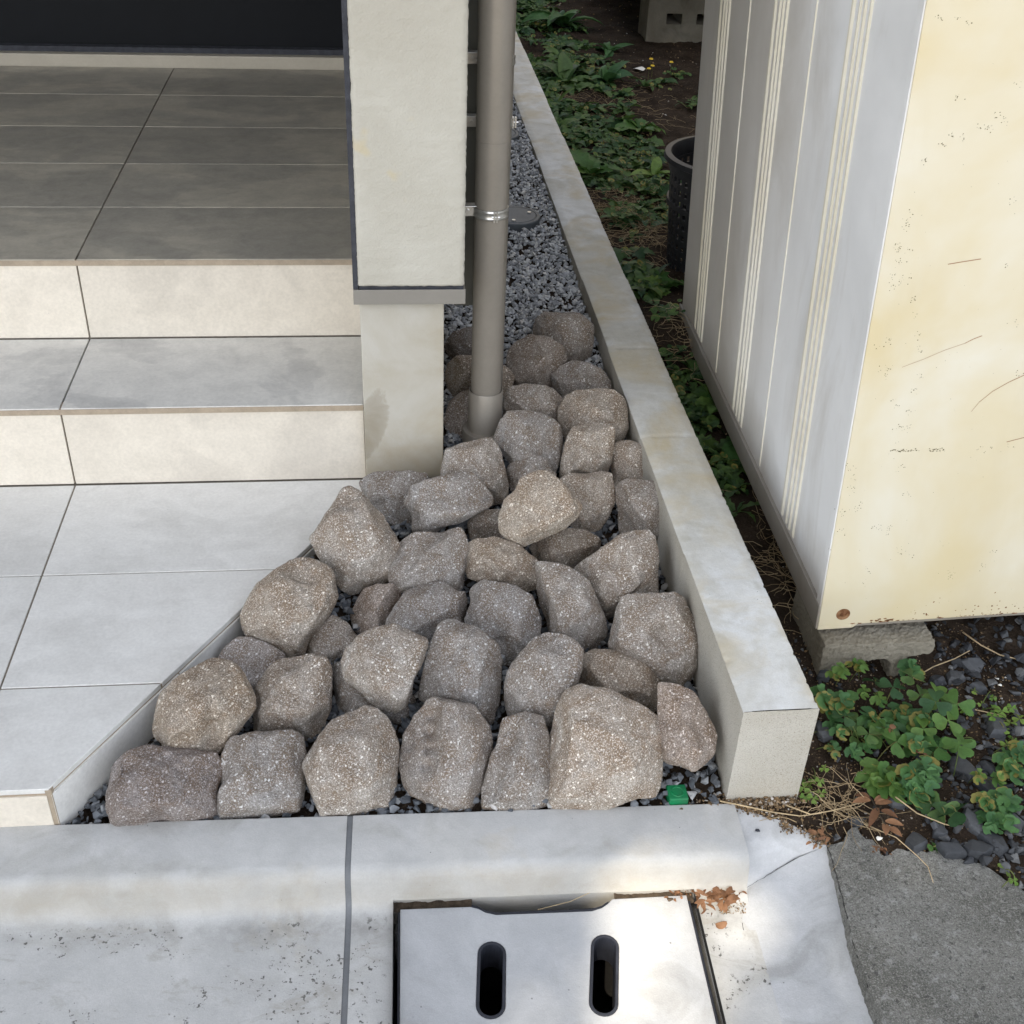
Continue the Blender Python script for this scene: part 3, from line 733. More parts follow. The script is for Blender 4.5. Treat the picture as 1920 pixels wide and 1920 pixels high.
for (a0, b0, a1, b1) in ((.7325, .2100, .7260, .2920), (.8985, .2060, .8840, .2960), (.7240, .39, .72, .47), (.878, .39, .872, .47)):
    plate('slot_rim', flip(pill(a0, b0, a1, b1, .0203)), [flip(pill(a0, b0, a1, b1, .0160))], LZ-.055, LZ+.0008, 'rim_plastic', lid, .0006, K)
b = MB()
rimp = [(nx0-.010, v0+.0005), (nx0, v0+.0045), (nx0+.010, v0+.0115), (nx0+.026, v0+nd+.0003), (nx1-.030, v0+nd+.0003), (nx1-.014, v0+.0115), (nx1-.004, v0+.0045)]
ri = [(u, v-.0034) for u, v in rimp]
for i in range(len(rimp)-1):
    q = [rimp[i], rimp[i+1], ri[i+1], ri[i]]
    b.prism([tuple(kp(u, v, 0))[:2] for u, v in q], LZ-.05, LZ+.0006)
b.build('hand_hole_rim', 'rim_plastic', lid)
for u0_, u1_ in ((l0-.0032, l0-.0004), (l1+.0004, l1+.0036)):
    b = MB(); b.prism([tuple(kp(u, v, 0))[:2] for u, v in ((u0_, v0+.004), (u1_, v0+.004), (u1_, v1), (u0_, v1))], LZ-.05, LZ-.0015)
    b.build('edge_gasket', 'rim_plastic', lid)

# ---- mortar infill, right gutter slab and old concrete
def surf(name, rows_, mat, parent=None, sub=3, smooth=True, noise_amp=.0):
    """rows_: list of rows of (px,py,Z) -> smooth skirted sheet"""
    vs = []; fs = []; nr = len(rows_); nc = len(rows_[0])
    P_ = [[at(*p) for p in r_] for r_ in rows_]
    NR = (nr-1)*sub+1; NC = (nc-1)*sub+1
    for a in range(NR):
        i, s_ = divmod(a, sub); s_ /= sub
        if i == nr-1: i -= 1; s_ = 1
        for c_ in range(NC):
            j, t_ = divmod(c_, sub); t_ /= sub
            if j == nc-1: j -= 1; t_ = 1
            p = (P_[i][j]*(1-t_)+P_[i][j+1]*t_)*(1-s_)+(P_[i+1][j]*(1-t_)+P_[i+1][j+1]*t_)*s_
            p.z += noise_amp*noise.noise(p*30)+noise_amp*.5*noise.noise(p*90); vs.append(p)
    for a in range(NR-1):
        for c_ in range(NC-1): fs.append((a*NC+c_, a*NC+c_+1, (a+1)*NC+c_+1, (a+1)*NC+c_))
    # skirt
    ring = [c_ for c_ in range(NC)]+[a*NC+NC-1 for a in range(1, NR)]+[(NR-1)*NC+c_ for c_ in range(NC-2, -1, -1)]+[a*NC for a in range(NR-2, 0, -1)]
    k = len(vs); vs += [vs[i]+Vector((0, 0, -.12)) for i in ring]; n_ = len(ring)
    fs += [(ring[i], ring[(i+1) % n_], k+(i+1) % n_, k+i) for i in range(n_)]
    o = mesh(name, vs, fs, mat, parent, smooth); bm = bmesh.new(); bm.from_mesh(o.data); bmesh.ops.recalc_face_normals(bm, faces=bm.faces[:])
    up = sum(f.normal.z*f.calc_area() for f in bm.faces if abs(f.normal.z) > .5)
    if up < 0: bmesh.ops.reverse_faces(bm, faces=bm.faces[:])
    bm.to_mesh(o.data); bm.free()
    e = o.modifiers.new('edge_split', 'EDGE_SPLIT'); e.split_angle = R(45); return o
rA = [[(1369, 1511, -.079), (1376, 1545, -.0795), (1382, 1580, -.082), (1386, 1605, -.090), (1381, 1638, -.118), (1374, 1660, -.134)],
      [(1420, 1526, -.080), (1425, 1550, -.081), (1430, 1575, -.084), (1430, 1600, -.094), (1418, 1632, -.118), (1398, 1664, -.136)],
      [(1469, 1540, -.081), (1474, 1556, -.083), (1478, 1572, -.087), (1478, 1586, -.094), (1470, 1603, -.106), (1440, 1638, -.126)],
      [(1520, 1564, -.082), (1523, 1570, -.083), (1527, 1575, -.085), (1528, 1580, -.088), (1524, 1586, -.092), (1496, 1605, -.108)],
      [(1548, 1580, -.084), (1549, 1581, -.084), (1550, 1582, -.085), (1550, 1583, -.086), (1549, 1584, -.087), (1548, 1586, -.088)]]
tag(surf('mortar_infill', rA, 'mortar', noise_amp=.0013), 'white mortar infill sloping from the end of the kerb down to the gutter', 'mortar patch')
rB = [[(1392, 1668, -.1435), (1442, 1640, -.128), (1497, 1608, -.108), (1550, 1587, -.090)],
      [(1386, 1722, -.1440), (1450, 1690, -.137), (1510, 1655, -.122), (1566, 1636, -.104)],
      [(1398, 1760, -.1445), (1465, 1735, -.141), (1530, 1712, -.130), (1581, 1690, -.110)],
      [(1412, 1800, -.1450), (1480, 1785, -.142), (1545, 1770, -.132), (1598, 1763, -.114)],
      [(1430, 1860, -.1455), (1500, 1850, -.143), (1570, 1843, -.133), (1628, 1850, -.116)],
      [(1450, 1925, -.1460), (1520, 1920, -.143), (1590, 1915, -.134), (1655, 1915, -.118)],
      [(1490, 2080, -.1460), (1570, 2070, -.143), (1650, 2060, -.134), (1730, 2060, -.118)],
      [(1540, 2260, -.1460), (1630, 2250, -.143), (1720, 2240, -.134), (1810, 2240, -.118)]]
tag(surf('gutter_slab', rB, 'mortar', sub=6, noise_amp=.0012), 'smooth white concrete gutter slab between the drain kerb and the rough old concrete', 'concrete slab')
oc = plate('old_pavement', pc, [], -.2, -.088, 'old_concrete', None, .0)
tag(oc, 'rough dark grey old concrete with a crumbled edge at the lower right', 'concrete slab')

def crack(px, label, seed, wd=.0011):
    rg = random.Random(seed); pts = []
    for (x0, y0, z0), (x1, y1, z1) in zip(px, px[1:]):
        m_ = max(2, int(math.hypot(x1-x0, y1-y0)/5))
        for k in range(m_):
            t_ = k/m_; p = at(x0+(x1-x0)*t_+rg.gauss(0, .7), y0+(y1-y0)*t_+rg.gauss(0, .7), z0+(z1-z0)*t_); pts.append(p)
    mb_ = MB(); mb_.tube(pts, [wd*rg.uniform(.4, 1.3) for _ in pts], 5); o_ = mb_.build('crack_line', 'crack', None, True); return tag(o_, label, 'crack')
simple('crack', (.05, .048, .045), .95, var=.4, scale=90)
crack([(1370, 1512, -.079), (1378, 1545, -.079), (1384, 1580, -.0815), (1387, 1605, -.0895), (1382, 1638, -.1175), (1375, 1658, -.1335), (1392, 1672, -.143)], 'thin dark crack between the kerb end and the white mortar', 1)
crack([(1388, 1722, -.1440), (1399, 1760, -.1445), (1413, 1800, -.1450), (1431, 1860, -.1455), (1451, 1925, -.1460)], 'thin dark crack running down between drain kerb and white slab', 2)
crack([(1552, 1588, -.0885), (1567, 1636, -.0885), (1582, 1690, -.090), (1599, 1763, -.092), (1629, 1850, -.094), (1656, 1915, -.096)], 'jagged dark crack where the white slab meets the old concrete', 3, .0016)
crack([(1400, 1664, -.1370), (1442, 1639, -.1262), (1470, 1622, -.1165), (1497, 1607, -.1075)], 'faint valley crack across the white mortar', 4, .00035)

# ================================================================ COBBLES
DENTS = {1: [(335, 1425, 45, .16), (300, 1420, 26, .08)], 2: [(490, 1402, 30, .10)], 4: [(812, 1345, 15, .16), (808, 1375, 16, .18), (806, 1405, 16, .18), (800, 1435, 15, .15), (768, 1400, 12, .10)],
 5: [(965, 1375, 16, .12), (962, 1395, 14, .1)], 6: [(1115, 1424, 12, .05), (1090, 1424, 10, .05)], 8: [(402, 1355, 26, .28), (395, 1385, 22, .22), (372, 1300, 20, .06)], 13: [(715, 1205, 26, .10)],
 17: [(938, 1195, 20, .12)], 18: [(1060, 1105, 22, .12)], 20: [(1240, 1190, 22, .12)], 23: [(850, 1225, 22, .12), (870, 1205, 18, .08)], 29: [(830, 925, 34, .16)], 27: [(1052, 945, 14, .1)], 41: [(1112, 708, 13, .18)], 24: [(650, 1030, 24, .08)], 9: [(545, 1300, 30, .06)], 11: [(560, 1100, 22, .08), (602, 1140, 16, .12)], 39: [(1100, 770, 22, .07)]}
TONE = {1: (.84, .80, .81), 6: (1.10, 1.11, 1.13), 7: (.98, .93, .92), 8: (1.0, .96, .90), 10: (1.12, 1.10, 1.10), 14: (.8, .8, .8), 15: (1.04, .99, .97), 26: (1.05, .99, .90), 27: (1.06, 1.04, 1.0), 34: (1.16, 1.12, 1.05), 38: (.90, .86, .80), 42: (.82, .79, .77), 43: (.86, .84, .82), 44: (.7, .68, .66), 46: (.85, .83, .82), 4: (.93, .92, .92), 21: (.95, .93, .90)}
def to_px(p):
    d = p-CAM; z_ = d.dot(fwd); return 960+FPX*d.dot(crt)/z_, 960-FPX*d.dot(cup)/z_
def hull_rock(name, pix, inner, lift, label, seed, flat=.0, thick=.62):
    n_ = len(pix)
    cx = sum(p[0] for p in pix)/n_; cy = sum(p[1] for p in pix)/n_
    area = abs(sum(pix[i][0]*pix[(i+1) % n_][1]-pix[(i+1) % n_][0]*pix[i][1] for i in range(n_)))/2
    rp = math.sqrt(area/math.pi)
    Rm = rp*1.9/FPX
    c = at(cx, cy, 0)
    for _ in range(10):
        c = c.lerp(at(cx, cy, GR(c.x, c.y)+.56*Rm+lift), .7); Rm = rp*(c-CAM).dot(fwd)/FPX
    nd_ = (CAM-c).normalized()
    def on(px, py, off):
        d = ray(px, py); o_ = c+nd_*off; return CAM+d*((o_-CAM).dot(nd_)/d.dot(nd_))
    pts = []
    for p in pix: pts.append(on(cx+(p[0]-cx)*1.055, cy+(p[1]-cy)*1.055, 0))
    for p in pix: pts.append(on(cx+(p[0]-cx)*.98, cy+(p[1]-cy)*.98, -.30*Rm))
    for p in pix: pts.append(on(cx+(p[0]-cx)*.72, cy+(p[1]-cy)*.72, -thick*Rm))
    for x, y, h in inner:
        k = .78; pts.append(on(x, y, h*Rm*1.34))
    bm = bmesh.new()
    for p in pts: bm.verts.new(p-c)
    ret = bmesh.ops.convex_hull(bm, input=bm.verts[:])
    junk = [g_ for g_ in ret['geom_interior'] if isinstance(g_, bmesh.types.BMVert)]
    bmesh.ops.delete(bm, geom=junk, context='VERTS')
    loose = [v for v in bm.verts if not v.link_faces]
    bmesh.ops.delete(bm, geom=loose, context='VERTS')
    me = bpy.data.meshes.new(name+'_src'); bm.to_mesh(me); bm.free()
    tmp = link(bpy.data.objects.new('tmp', me))
    md = tmp.modifiers.new('r', 'REMESH'); md.mode = 'VOXEL'; md.voxel_size = max(.0019, Rm/28)
    sm = tmp.modifiers.new('s', 'SMOOTH'); sm.factor = .5; sm.iterations = 1
    dg = bpy.context.evaluated_depsgraph_get(); dg.update()
    m2 = bpy.data.meshes.new_from_object(tmp.evaluated_get(dg)); m2.name = name
    bpy.data.objects.remove(tmp)
    sx_ = seed*3.17
    # chisel flat fracture faces
    rk = random.Random(seed*11)
    for kk in range(13):
        n_k = (nd_*rk.uniform(.25, 1.1)+crt*rk.uniform(-1.1, 1.1)+Vector((0, 0, 1))*rk.uniform(-.6, 1.0)).normalized()
        if kk == 0: n_k = Vector((rk.uniform(-.2, .2), rk.uniform(-.2, .1), 1)).normalized()
        if kk == 1: n_k = Vector((rk.uniform(-.35, .35), -1, rk.uniform(.0, .35))).normalized()
        sup = max(v.co.dot(n_k) for v in m2.vertices); hk = sup-Rm*(rk.uniform(.08, .22) if kk > 1 else rk.uniform(.16, .28))
        for v in m2.vertices:
            e_ = v.co.dot(n_k)-hk
            if e_ > 0: v.co = v.co-n_k*e_
    bmx = bmesh.new(); bmx.from_mesh(m2)
    for _ in range(1): bmesh.ops.smooth_vert(bmx, verts=bmx.verts[:], factor=.5, use_axis_x=True, use_axis_y=True, use_axis_z=True)
    bmx.to_mesh(m2); bmx.free(); m2.update()
    nrm = [v.normal.copy() for v in m2.vertices]; newc = []
    for v, nn_ in zip(m2.vertices, nrm):
        p = v.co; q = p*(1/Rm)
        a = noise.noise(q*1.3+Vector((sx_, 0, 0)))
        b_ = noise.noise(q*3.1+Vector((0, sx_, 0)))
        ridge = 1-abs(noise.noise(q*1.7+Vector((0, 0, sx_))))*2
        dent = max(0, noise.noise(q*1.05+Vector((sx_, sx_, 0)))-.22)
        cc = noise.noise(q*9+Vector((sx_, 2, 0)))
        d_ = noise.noise(q*22+Vector((sx_, 2, 4)))
        rg2 = abs(noise.noise(q*2.3+Vector((5, sx_, 1))))
        newc.append(p+nn_*Rm*(.016*a+.020*b_-.045*min(.3, rg2)-.30*dent+.012*cc+.008*d_+.045))
    dl = DENTS.get(seed, ())
    for v, c_, nn_ in zip(m2.vertices, newc, nrm):
        if dl and nn_.dot(nd_) > -.1:
            px_, py_ = to_px(c+c_)
            for (dx_, dy_, dr_, dd_) in dl:
                q_ = ((px_-dx_)**2+(py_-dy_)**2)/(dr_*dr_)
                if q_ < 4: c_ = c_-nd_*(Rm*dd_*math.exp(-q_*1.6)*(1+.5*noise.noise(c_*90)))
        v.co = c_
    m2.materials.clear(); m2.materials.append(MAT['granite'])
    m2.polygons.foreach_set('use_smooth', [True]*len(m2.polygons)); m2.update()
    o = link(bpy.data.objects.new(name, m2)); o.location = c; o.color = (*TONE.get(seed, (1, 1, 1)), 1)
    tag(o, label, 'cobblestone', 'granite cobbles piled in the corner bed')
    return o
ROCKS = [
 ([(245,1413),(275,1400),(345,1408),(400,1415),(411,1430),(408,1500),(402,1533),(300,1542),(203,1543),(203,1490),(213,1440)],[(232,1440,.45),(310,1452,.5),(395,1440,.5),(225,1505,.6),(390,1508,.6)],0,'dark wide cobble at the far left of the front row, by the tile corner'),
 ([(440,1380),(480,1377),(545,1372),(566,1380),(568,1420),(560,1525),(500,1530),(415,1533),(408,1480),(410,1450),(425,1415),(428,1395)],[(435,1440,.5),(545,1405,.5),(548,1500,.6),(425,1505,.6)],0,'squarish cobble second from the left in the front row'),
 ([(600,1375),(625,1355),(685,1325),(725,1345),(745,1400),(742,1470),(730,1505),(650,1527),(592,1527),(568,1480),(572,1430)],[(690,1355,.4),(610,1425,.6),(700,1480,.6),(605,1500,.5)],0,'tall pointed cobble above the kerb joint, third from the left in the front row'),
 ([(775,1345),(800,1315),(850,1308),(880,1318),(912,1365),(925,1420),(905,1480),(885,1510),(830,1520),(760,1475),(750,1430),(755,1380)],[(825,1335,.55),(822,1440,.7),(880,1400,.6),(775,1455,.45),(868,1490,.5)],0,'cobble with a long groove down its face, fourth from the left in the front row'),
 ([(945,1350),(985,1340),(1018,1345),(1025,1370),(1031,1440),(1027,1510),(960,1515),(908,1512),(905,1480),(925,1420)],[(950,1400,.55),(1003,1362,.5),(1008,1450,.6),(930,1480,.6)],0,'narrow upright cobble left of the big pale one in the front row'),
 ([(1045,1340),(1065,1300),(1090,1290),(1140,1300),(1190,1335),(1230,1345),(1240,1400),(1240,1460),(1230,1490),(1180,1500),(1130,1510),(1040,1512),(1033,1480),(1035,1400)],[(1085,1320,.5),(1180,1360,.6),(1200,1440,.7),(1060,1450,.7),(1218,1385,.5)],0,'biggest and palest cobble, with a whitish face, in the front row'),
 ([(1237,1285),(1260,1283),(1300,1300),(1330,1350),(1353,1395),(1345,1420),(1300,1445),(1255,1440),(1237,1425),(1235,1370)],[(1252,1305,.4),(1308,1385,.6),(1250,1400,.5),(1295,1412,.6)],.045,'smooth triangular cobble leaning on the end of the block wall, above the green marker'),
 ([(306,1296),(337,1272),(372,1251),(385,1239),(399,1235),(423,1241),(457,1261),(475,1285),(480,1309),(471,1330),(447,1361),(416,1385),(409,1409),(375,1412),(320,1406),(287,1385),(282,1371),(292,1330)],[(457,1299,.55),(385,1335,.75),(310,1335,.55),(320,1378,.6),(409,1268,.4)],.05,'orange-stained cobble with a dark hollow, resting on the leftmost front cobble'),
 ([(492,1275),(509,1248),(526,1230),(550,1225),(578,1234),(609,1237),(617,1254),(616,1323),(614,1358),(595,1385),(560,1385),(512,1378),(471,1371),(478,1330),(478,1302)],[(497,1306,.6),(603,1318,.6),(547,1245,.3),(590,1350,.5)],.015,'blocky flat-topped cobble standing behind the second front cobble'),
 ([(404,1230),(420,1210),(447,1194),(471,1196),(502,1210),(530,1227),(540,1270),(500,1310),(450,1320),(410,1290)],[(460,1230,.5),(490,1250,.5)],0,'pale half-hidden cobble tucked against the diagonal tile edge'),
 ([(473,1117),(488,1096),(523,1069),(543,1053),(564,1046),(585,1048),(609,1062),(621,1079),(623,1103),(629,1127),(626,1141),(602,1165),(581,1199),(568,1223),(543,1227),(506,1210),(461,1189),(453,1172),(456,1148),(468,1127)],[(488,1124,.5),(578,1137,.75),(610,1082,.4),(540,1207,.55)],.035,'large two-faced cobble overhanging the diagonal tile edge'),
 ([(595,1182),(622,1151),(636,1158),(677,1189),(672,1210),(650,1235),(625,1255),(590,1250),(568,1225)],[(620,1195,.5),(645,1208,.5)],-.005,'small cobble wedged low to the right of the two-faced one'),
 ([(641,1241),(650,1218),(675,1194),(718,1175),(736,1174),(766,1189),(795,1199),(802,1215),(800,1240),(787,1270),(782,1295),(758,1321),(740,1332),(715,1325),(680,1302),(650,1280),(643,1260)],[(684,1222,.6),(753,1293,.65),(780,1222,.5),(730,1190,.3)],.055,'tilted cobble with a flat top, stacked on its neighbours left of centre'),
 ([(625,1245),(660,1240),(740,1280),(778,1310),(775,1350),(720,1368),(650,1360),(620,1315)],[(660,1290,.5),(720,1320,.5)],-.012,'shadowed cobble lying under the tilted flat-topped one'),
 ([(650,1151),(664,1127),(681,1107),(708,1096),(735,1097),(758,1105),(755,1145),(740,1175),(712,1185),(680,1190),(655,1175)],[(690,1130,.5),(722,1150,.5)],-.005,'rounded pinkish cobble below the tall peaked one'),
 ([(729,1160),(744,1135),(762,1109),(791,1097),(824,1091),(842,1097),(868,1113),(874,1128),(870,1165),(845,1200),(805,1215),(760,1215),(725,1190)],[(838,1140,.5),(790,1122,.5),(762,1162,.5),(828,1160,.5)],.0,'cobble with a slanting right face in the middle of the pile'),
 ([(879,1109),(890,1097),(908,1091),(933,1095),(962,1102),(995,1120),(1001,1142),(1010,1164),(1010,1186),(1003,1208),(981,1237),(962,1270),(940,1270),(910,1240),(885,1200),(871,1164),(875,1139)],[(885,1153,.4),(933,1175,.6),(985,1168,.6),(968,1226,.5),(906,1112,.4)],.0,'five-sided cobble at the centre of the pile'),
 ([(989,1077),(992,1062),(1006,1055),(1028,1060),(1054,1060),(1079,1073),(1101,1095),(1112,1128),(1127,1149),(1137,1179),(1134,1208),(1127,1219),(1090,1226),(1072,1215),(1050,1193),(1021,1182),(1010,1160),(999,1124),(995,1098)],[(1018,1150,.4),(1075,1108,.6),(1045,1165,.6),(1112,1165,.55),(1012,1082,.4),(1062,1183,.5)],.02,'long oval cobble slanting down to the right near the centre'),
 ([(1076,1066),(1094,1055),(1137,1033),(1160,1010),(1195,997),(1215,995),(1225,1008),(1231,1030),(1229,1080),(1229,1110),(1200,1125),(1175,1140),(1160,1157),(1144,1163),(1130,1160),(1115,1135),(1100,1110),(1085,1090)],[(1120,1080,.5),(1205,1018,.4),(1182,1098,.65),(1150,1130,.5),(1213,1090,.4)],.02,'wedge-shaped cobble with a steep left face, near the wall'),
 ([(1170,1122),(1178,1120),(1225,1117),(1265,1115),(1280,1124),(1298,1160),(1307,1193),(1303,1233),(1298,1255),(1298,1273),(1283,1282),(1250,1281),(1230,1277),(1195,1255),(1160,1235),(1146,1212),(1152,1182),(1159,1153)],[(1168,1203,.5),(1232,1160,.45),(1268,1211,.7),(1263,1132,.4),(1247,1246,.5)],.015,'large flat-topped cobble with an orange blotch, beside the block wall'),
 ([(1086,1248),(1094,1233),(1112,1222),(1137,1220),(1163,1222),(1189,1228),(1210,1233),(1229,1248),(1238,1270),(1234,1299),(1230,1328),(1218,1345),(1180,1345),(1130,1325),(1097,1300),(1083,1277)],[(1128,1275,.5),(1182,1250,.6),(1218,1272,.5),(1195,1310,.4)],-.008,'loaf-shaped cobble just behind the big pale one'),
 ([(955,1262),(973,1233),(1006,1197),(1028,1185),(1050,1188),(1072,1200),(1090,1222),(1085,1241),(1086,1259),(1075,1284),(1050,1321),(1039,1354),(1028,1368),(1005,1362),(960,1352),(945,1345),(941,1332),(952,1303)],[(965,1295,.6),(1032,1303,.7),(1076,1252,.4),(1020,1212,.4)],.03,'slanting oblong cobble behind the narrow upright one'),
 ([(813,1204),(824,1175),(835,1164),(857,1162),(875,1168),(900,1186),(919,1204),(933,1215),(939,1237),(937,1277),(933,1310),(919,1353),(905,1355),(860,1335),(809,1320),(786,1310),(786,1292),(798,1262),(806,1233)],[(808,1275,.5),(872,1240,.5),(903,1312,.55),(865,1292,.65),(850,1188,.4),(923,1242,.4)],.025,'big gable-shaped cobble behind the grooved one'),
 ([(591,995),(614,957),(637,926),(656,915),(668,920),(687,945),(714,972),(730,999),(745,1022),(741,1046),(730,1084),(695,1100),(660,1113),(641,1117),(625,1100),(579,1049),(579,1030),(587,1007)],[(594,1017,.4),(700,1034,.7),(690,978,.5),(662,932,.4),(704,1078,.5),(640,1022,.65)],.045,'tall peaked cobble at the upper left, standing against the tiles'),
 ([(735,1030),(753,1011),(776,999),(807,995),(845,986),(864,992),(876,1015),(878,1034),(884,1076),(880,1096),(857,1107),(830,1108),(776,1107),(753,1107),(735,1088)],[(828,1072,.5),(858,1030,.5),(757,1050,.5),(772,1083,.5)],.03,'rounded rectangular cobble to the right of the tall peaked one'),
 ([(868,1042),(880,1019),(907,1007),(934,1009),(965,1020),(995,1046),(1015,1061),(1010,1095),(1000,1110),(968,1108),(930,1100),(880,1082),(868,1065)],[(897,1050,.5),(962,1060,.6),(940,1032,.5),(978,1090,.4)],.02,'smooth loaf-shaped cobble right of the rounded rectangular one'),
 ([(938,972),(945,942),(965,918),(984,895),(1007,882),(1026,884),(1046,903),(1076,930),(1086,949),(1080,968),(1057,988),(1026,999),(995,1015),(976,1023),(961,1015),(942,995)],[(1030,903,.4),(1045,952,.7),(990,985,.6),(967,960,.5),(1068,955,.4)],.085,'pale tan cobble with layered lines, perched on top of the others'),
 ([(875,985),(885,970),(915,957),(945,955),(975,980),(990,1010),(965,1030),(920,1025),(880,1010)],[(905,985,.5),(940,985,.4)],.0,'small cobble peeping out left of and below the perched one'),
 ([(758,939),(776,914),(799,903),(845,895),(868,887),(888,887),(903,903),(922,930),(922,945),(911,957),(891,968),(845,988),(810,999),(780,1001),(764,976)],[(791,945,.6),(873,945,.6),(865,966,.4),(807,920,.5),(872,902,.4)],.06,'dark scooped cobble stacked in front of the pillar foot'),
 ([(672,905),(700,887),(760,885),(800,888),(815,910),(800,950),(765,985),(735,985),(705,970),(685,940)],[(700,915,.5),(760,920,.5)],.015,'half-hidden cobble touching the corner of the lowest riser and the pillar'),
 ([(830,885),(839,845),(868,832),(895,826),(918,820),(928,830),(930,849),(949,868),(951,884),(945,899),(953,918),(957,930),(938,945),(910,948),(880,930),(850,905),(835,895)],[(913,842,.5),(922,880,.6),(852,852,.4),(928,918,.5),(872,862,.5)],.035,'rough cobble in front of the downpipe foot'),
 ([(926,822),(938,791),(953,776),(984,772),(1019,776),(1038,787),(1049,807),(1061,818),(1057,849),(1049,868),(1040,885),(1020,890),(990,885),(960,870),(940,850),(930,836)],[(1028,800,.5),(1033,850,.6),(962,842,.5),(965,797,.5)],.035,'broad flat-faced cobble right of the downpipe foot'),
 ([(945,888),(949,868),(968,857),(995,851),(1022,861),(1042,888),(1040,920),(1010,930),(975,935),(955,920)],[(970,880,.5),(1010,872,.5)],.02,'small pale cobble squeezed above the perched one'),
 ([(1053,880),(1061,830),(1073,803),(1092,793),(1123,791),(1142,795),(1150,807),(1148,845),(1140,884),(1120,895),(1080,898),(1053,895)],[(1077,822,.5),(1135,812,.5),(1128,870,.6),(1068,880,.4)],.04,'pale upright brick-shaped cobble right of the broad flat-faced one'),
 ([(1050,905),(1069,888),(1100,883),(1130,884),(1146,891),(1150,915),(1150,945),(1142,976),(1134,992),(1111,999),(1080,998),(1060,975),(1048,940)],[(1092,905,.5),(1130,920,.5),(1123,970,.5)],.02,'grey cobble right of the perched one'),
 ([(1147,857),(1157,830),(1173,826),(1192,834),(1215,834),(1223,845),(1227,895),(1215,915),(1185,925),(1155,920),(1146,890)],[(1170,850,.5),(1213,850,.5),(1208,890,.4)],.02,'narrow grey cobble against the wall, behind the ridged one'),
 ([(1155,915),(1177,899),(1207,898),(1231,903),(1246,918),(1254,938),(1254,968),(1246,999),(1231,1009),(1207,1009),(1177,1009),(1157,1007),(1155,965)],[(1182,930,.6),(1225,930,.5),(1223,985,.6),(1176,985,.5)],.03,'ridged upright cobble pressed against the block wall'),
 ([(990,1030),(1007,1011),(1034,999),(1069,992),(1100,995),(1134,1019),(1130,1032),(1100,1055),(1073,1070),(1038,1070),(1010,1060),(995,1045)],[(1045,1018,.5),(1090,1012,.4),(1052,1050,.5)],.0,'brownish cobble lying just below the perched one'),
 ([(1040,764),(1057,745),(1080,733),(1119,730),(1153,731),(1173,749),(1175,764),(1173,807),(1160,838),(1140,845),(1100,845),(1065,830),(1050,800),(1042,784)],[(1072,775,.5),(1148,775,.6),(1128,748,.4),(1120,790,.6),(1158,800,.4)],.03,'big rounded cobble by the wall, behind the pale upright one'),
 ([(941,776),(949,741),(961,726),(984,721),(1022,724),(1046,733),(1057,748),(1055,780),(1040,800),(1000,808),(960,803),(943,790)],[(967,745,.5),(1033,748,.5),(1028,770,.5)],.02,'box-shaped cobble with a flat top just right of the pipe'),
 ([(1032,703),(1049,683),(1073,676),(1092,678),(1107,685),(1130,691),(1146,714),(1146,735),(1125,752),(1080,757),(1050,745),(1036,726)],[(1095,702,.6),(1062,702,.5),(1110,722,.5)],.015,'notched cobble beside the wall, third from the far end'),
 ([(951,655),(968,637),(995,627),(1030,633),(1053,649),(1060,672),(1052,695),(1040,718),(1025,730),(984,730),(961,726),(949,703)],[(1000,690,.55),(970,668,.5),(1038,665,.5),(1018,705,.4)],.02,'dark pinkish cobble with a small black spot behind the pipes'),
 ([(999,618),(1003,599),(1026,583),(1057,581),(1088,591),(1109,610),(1111,637),(1111,672),(1100,685),(1070,692),(1045,682),(1020,660),(1003,640)],[(1032,637,.5),(1098,627,.5),(1060,652,.5)],.015,'farthest cobble, flat on top, next to the pale pebbles'),
 ([(833,650),(850,625),(880,613),(910,620),(920,660),(890,685),(850,690)],[(870,640,.5)],.0,'dark shaded cobble farthest back to the left of the pipes'),
 ([(833,715),(838,685),(858,670),(890,667),(930,675),(955,692),(967,710),(960,735),(930,752),(870,752),(838,745)],[(870,695,.5),(930,700,.5)],.005,'middle one of the three cobbles in the gap between pillar and pipe'),
 ([(833,790),(842,755),(865,735),(900,727),(920,760),(915,810),(880,835),(845,830)],[(870,765,.5)],.005,'nearest of the three cobbles in the gap between pillar and pipe'),
]
for i, (px, inn, lift, lab) in enumerate(ROCKS):
    hull_rock('cobblestone', px, inn, lift, lab, i+1)

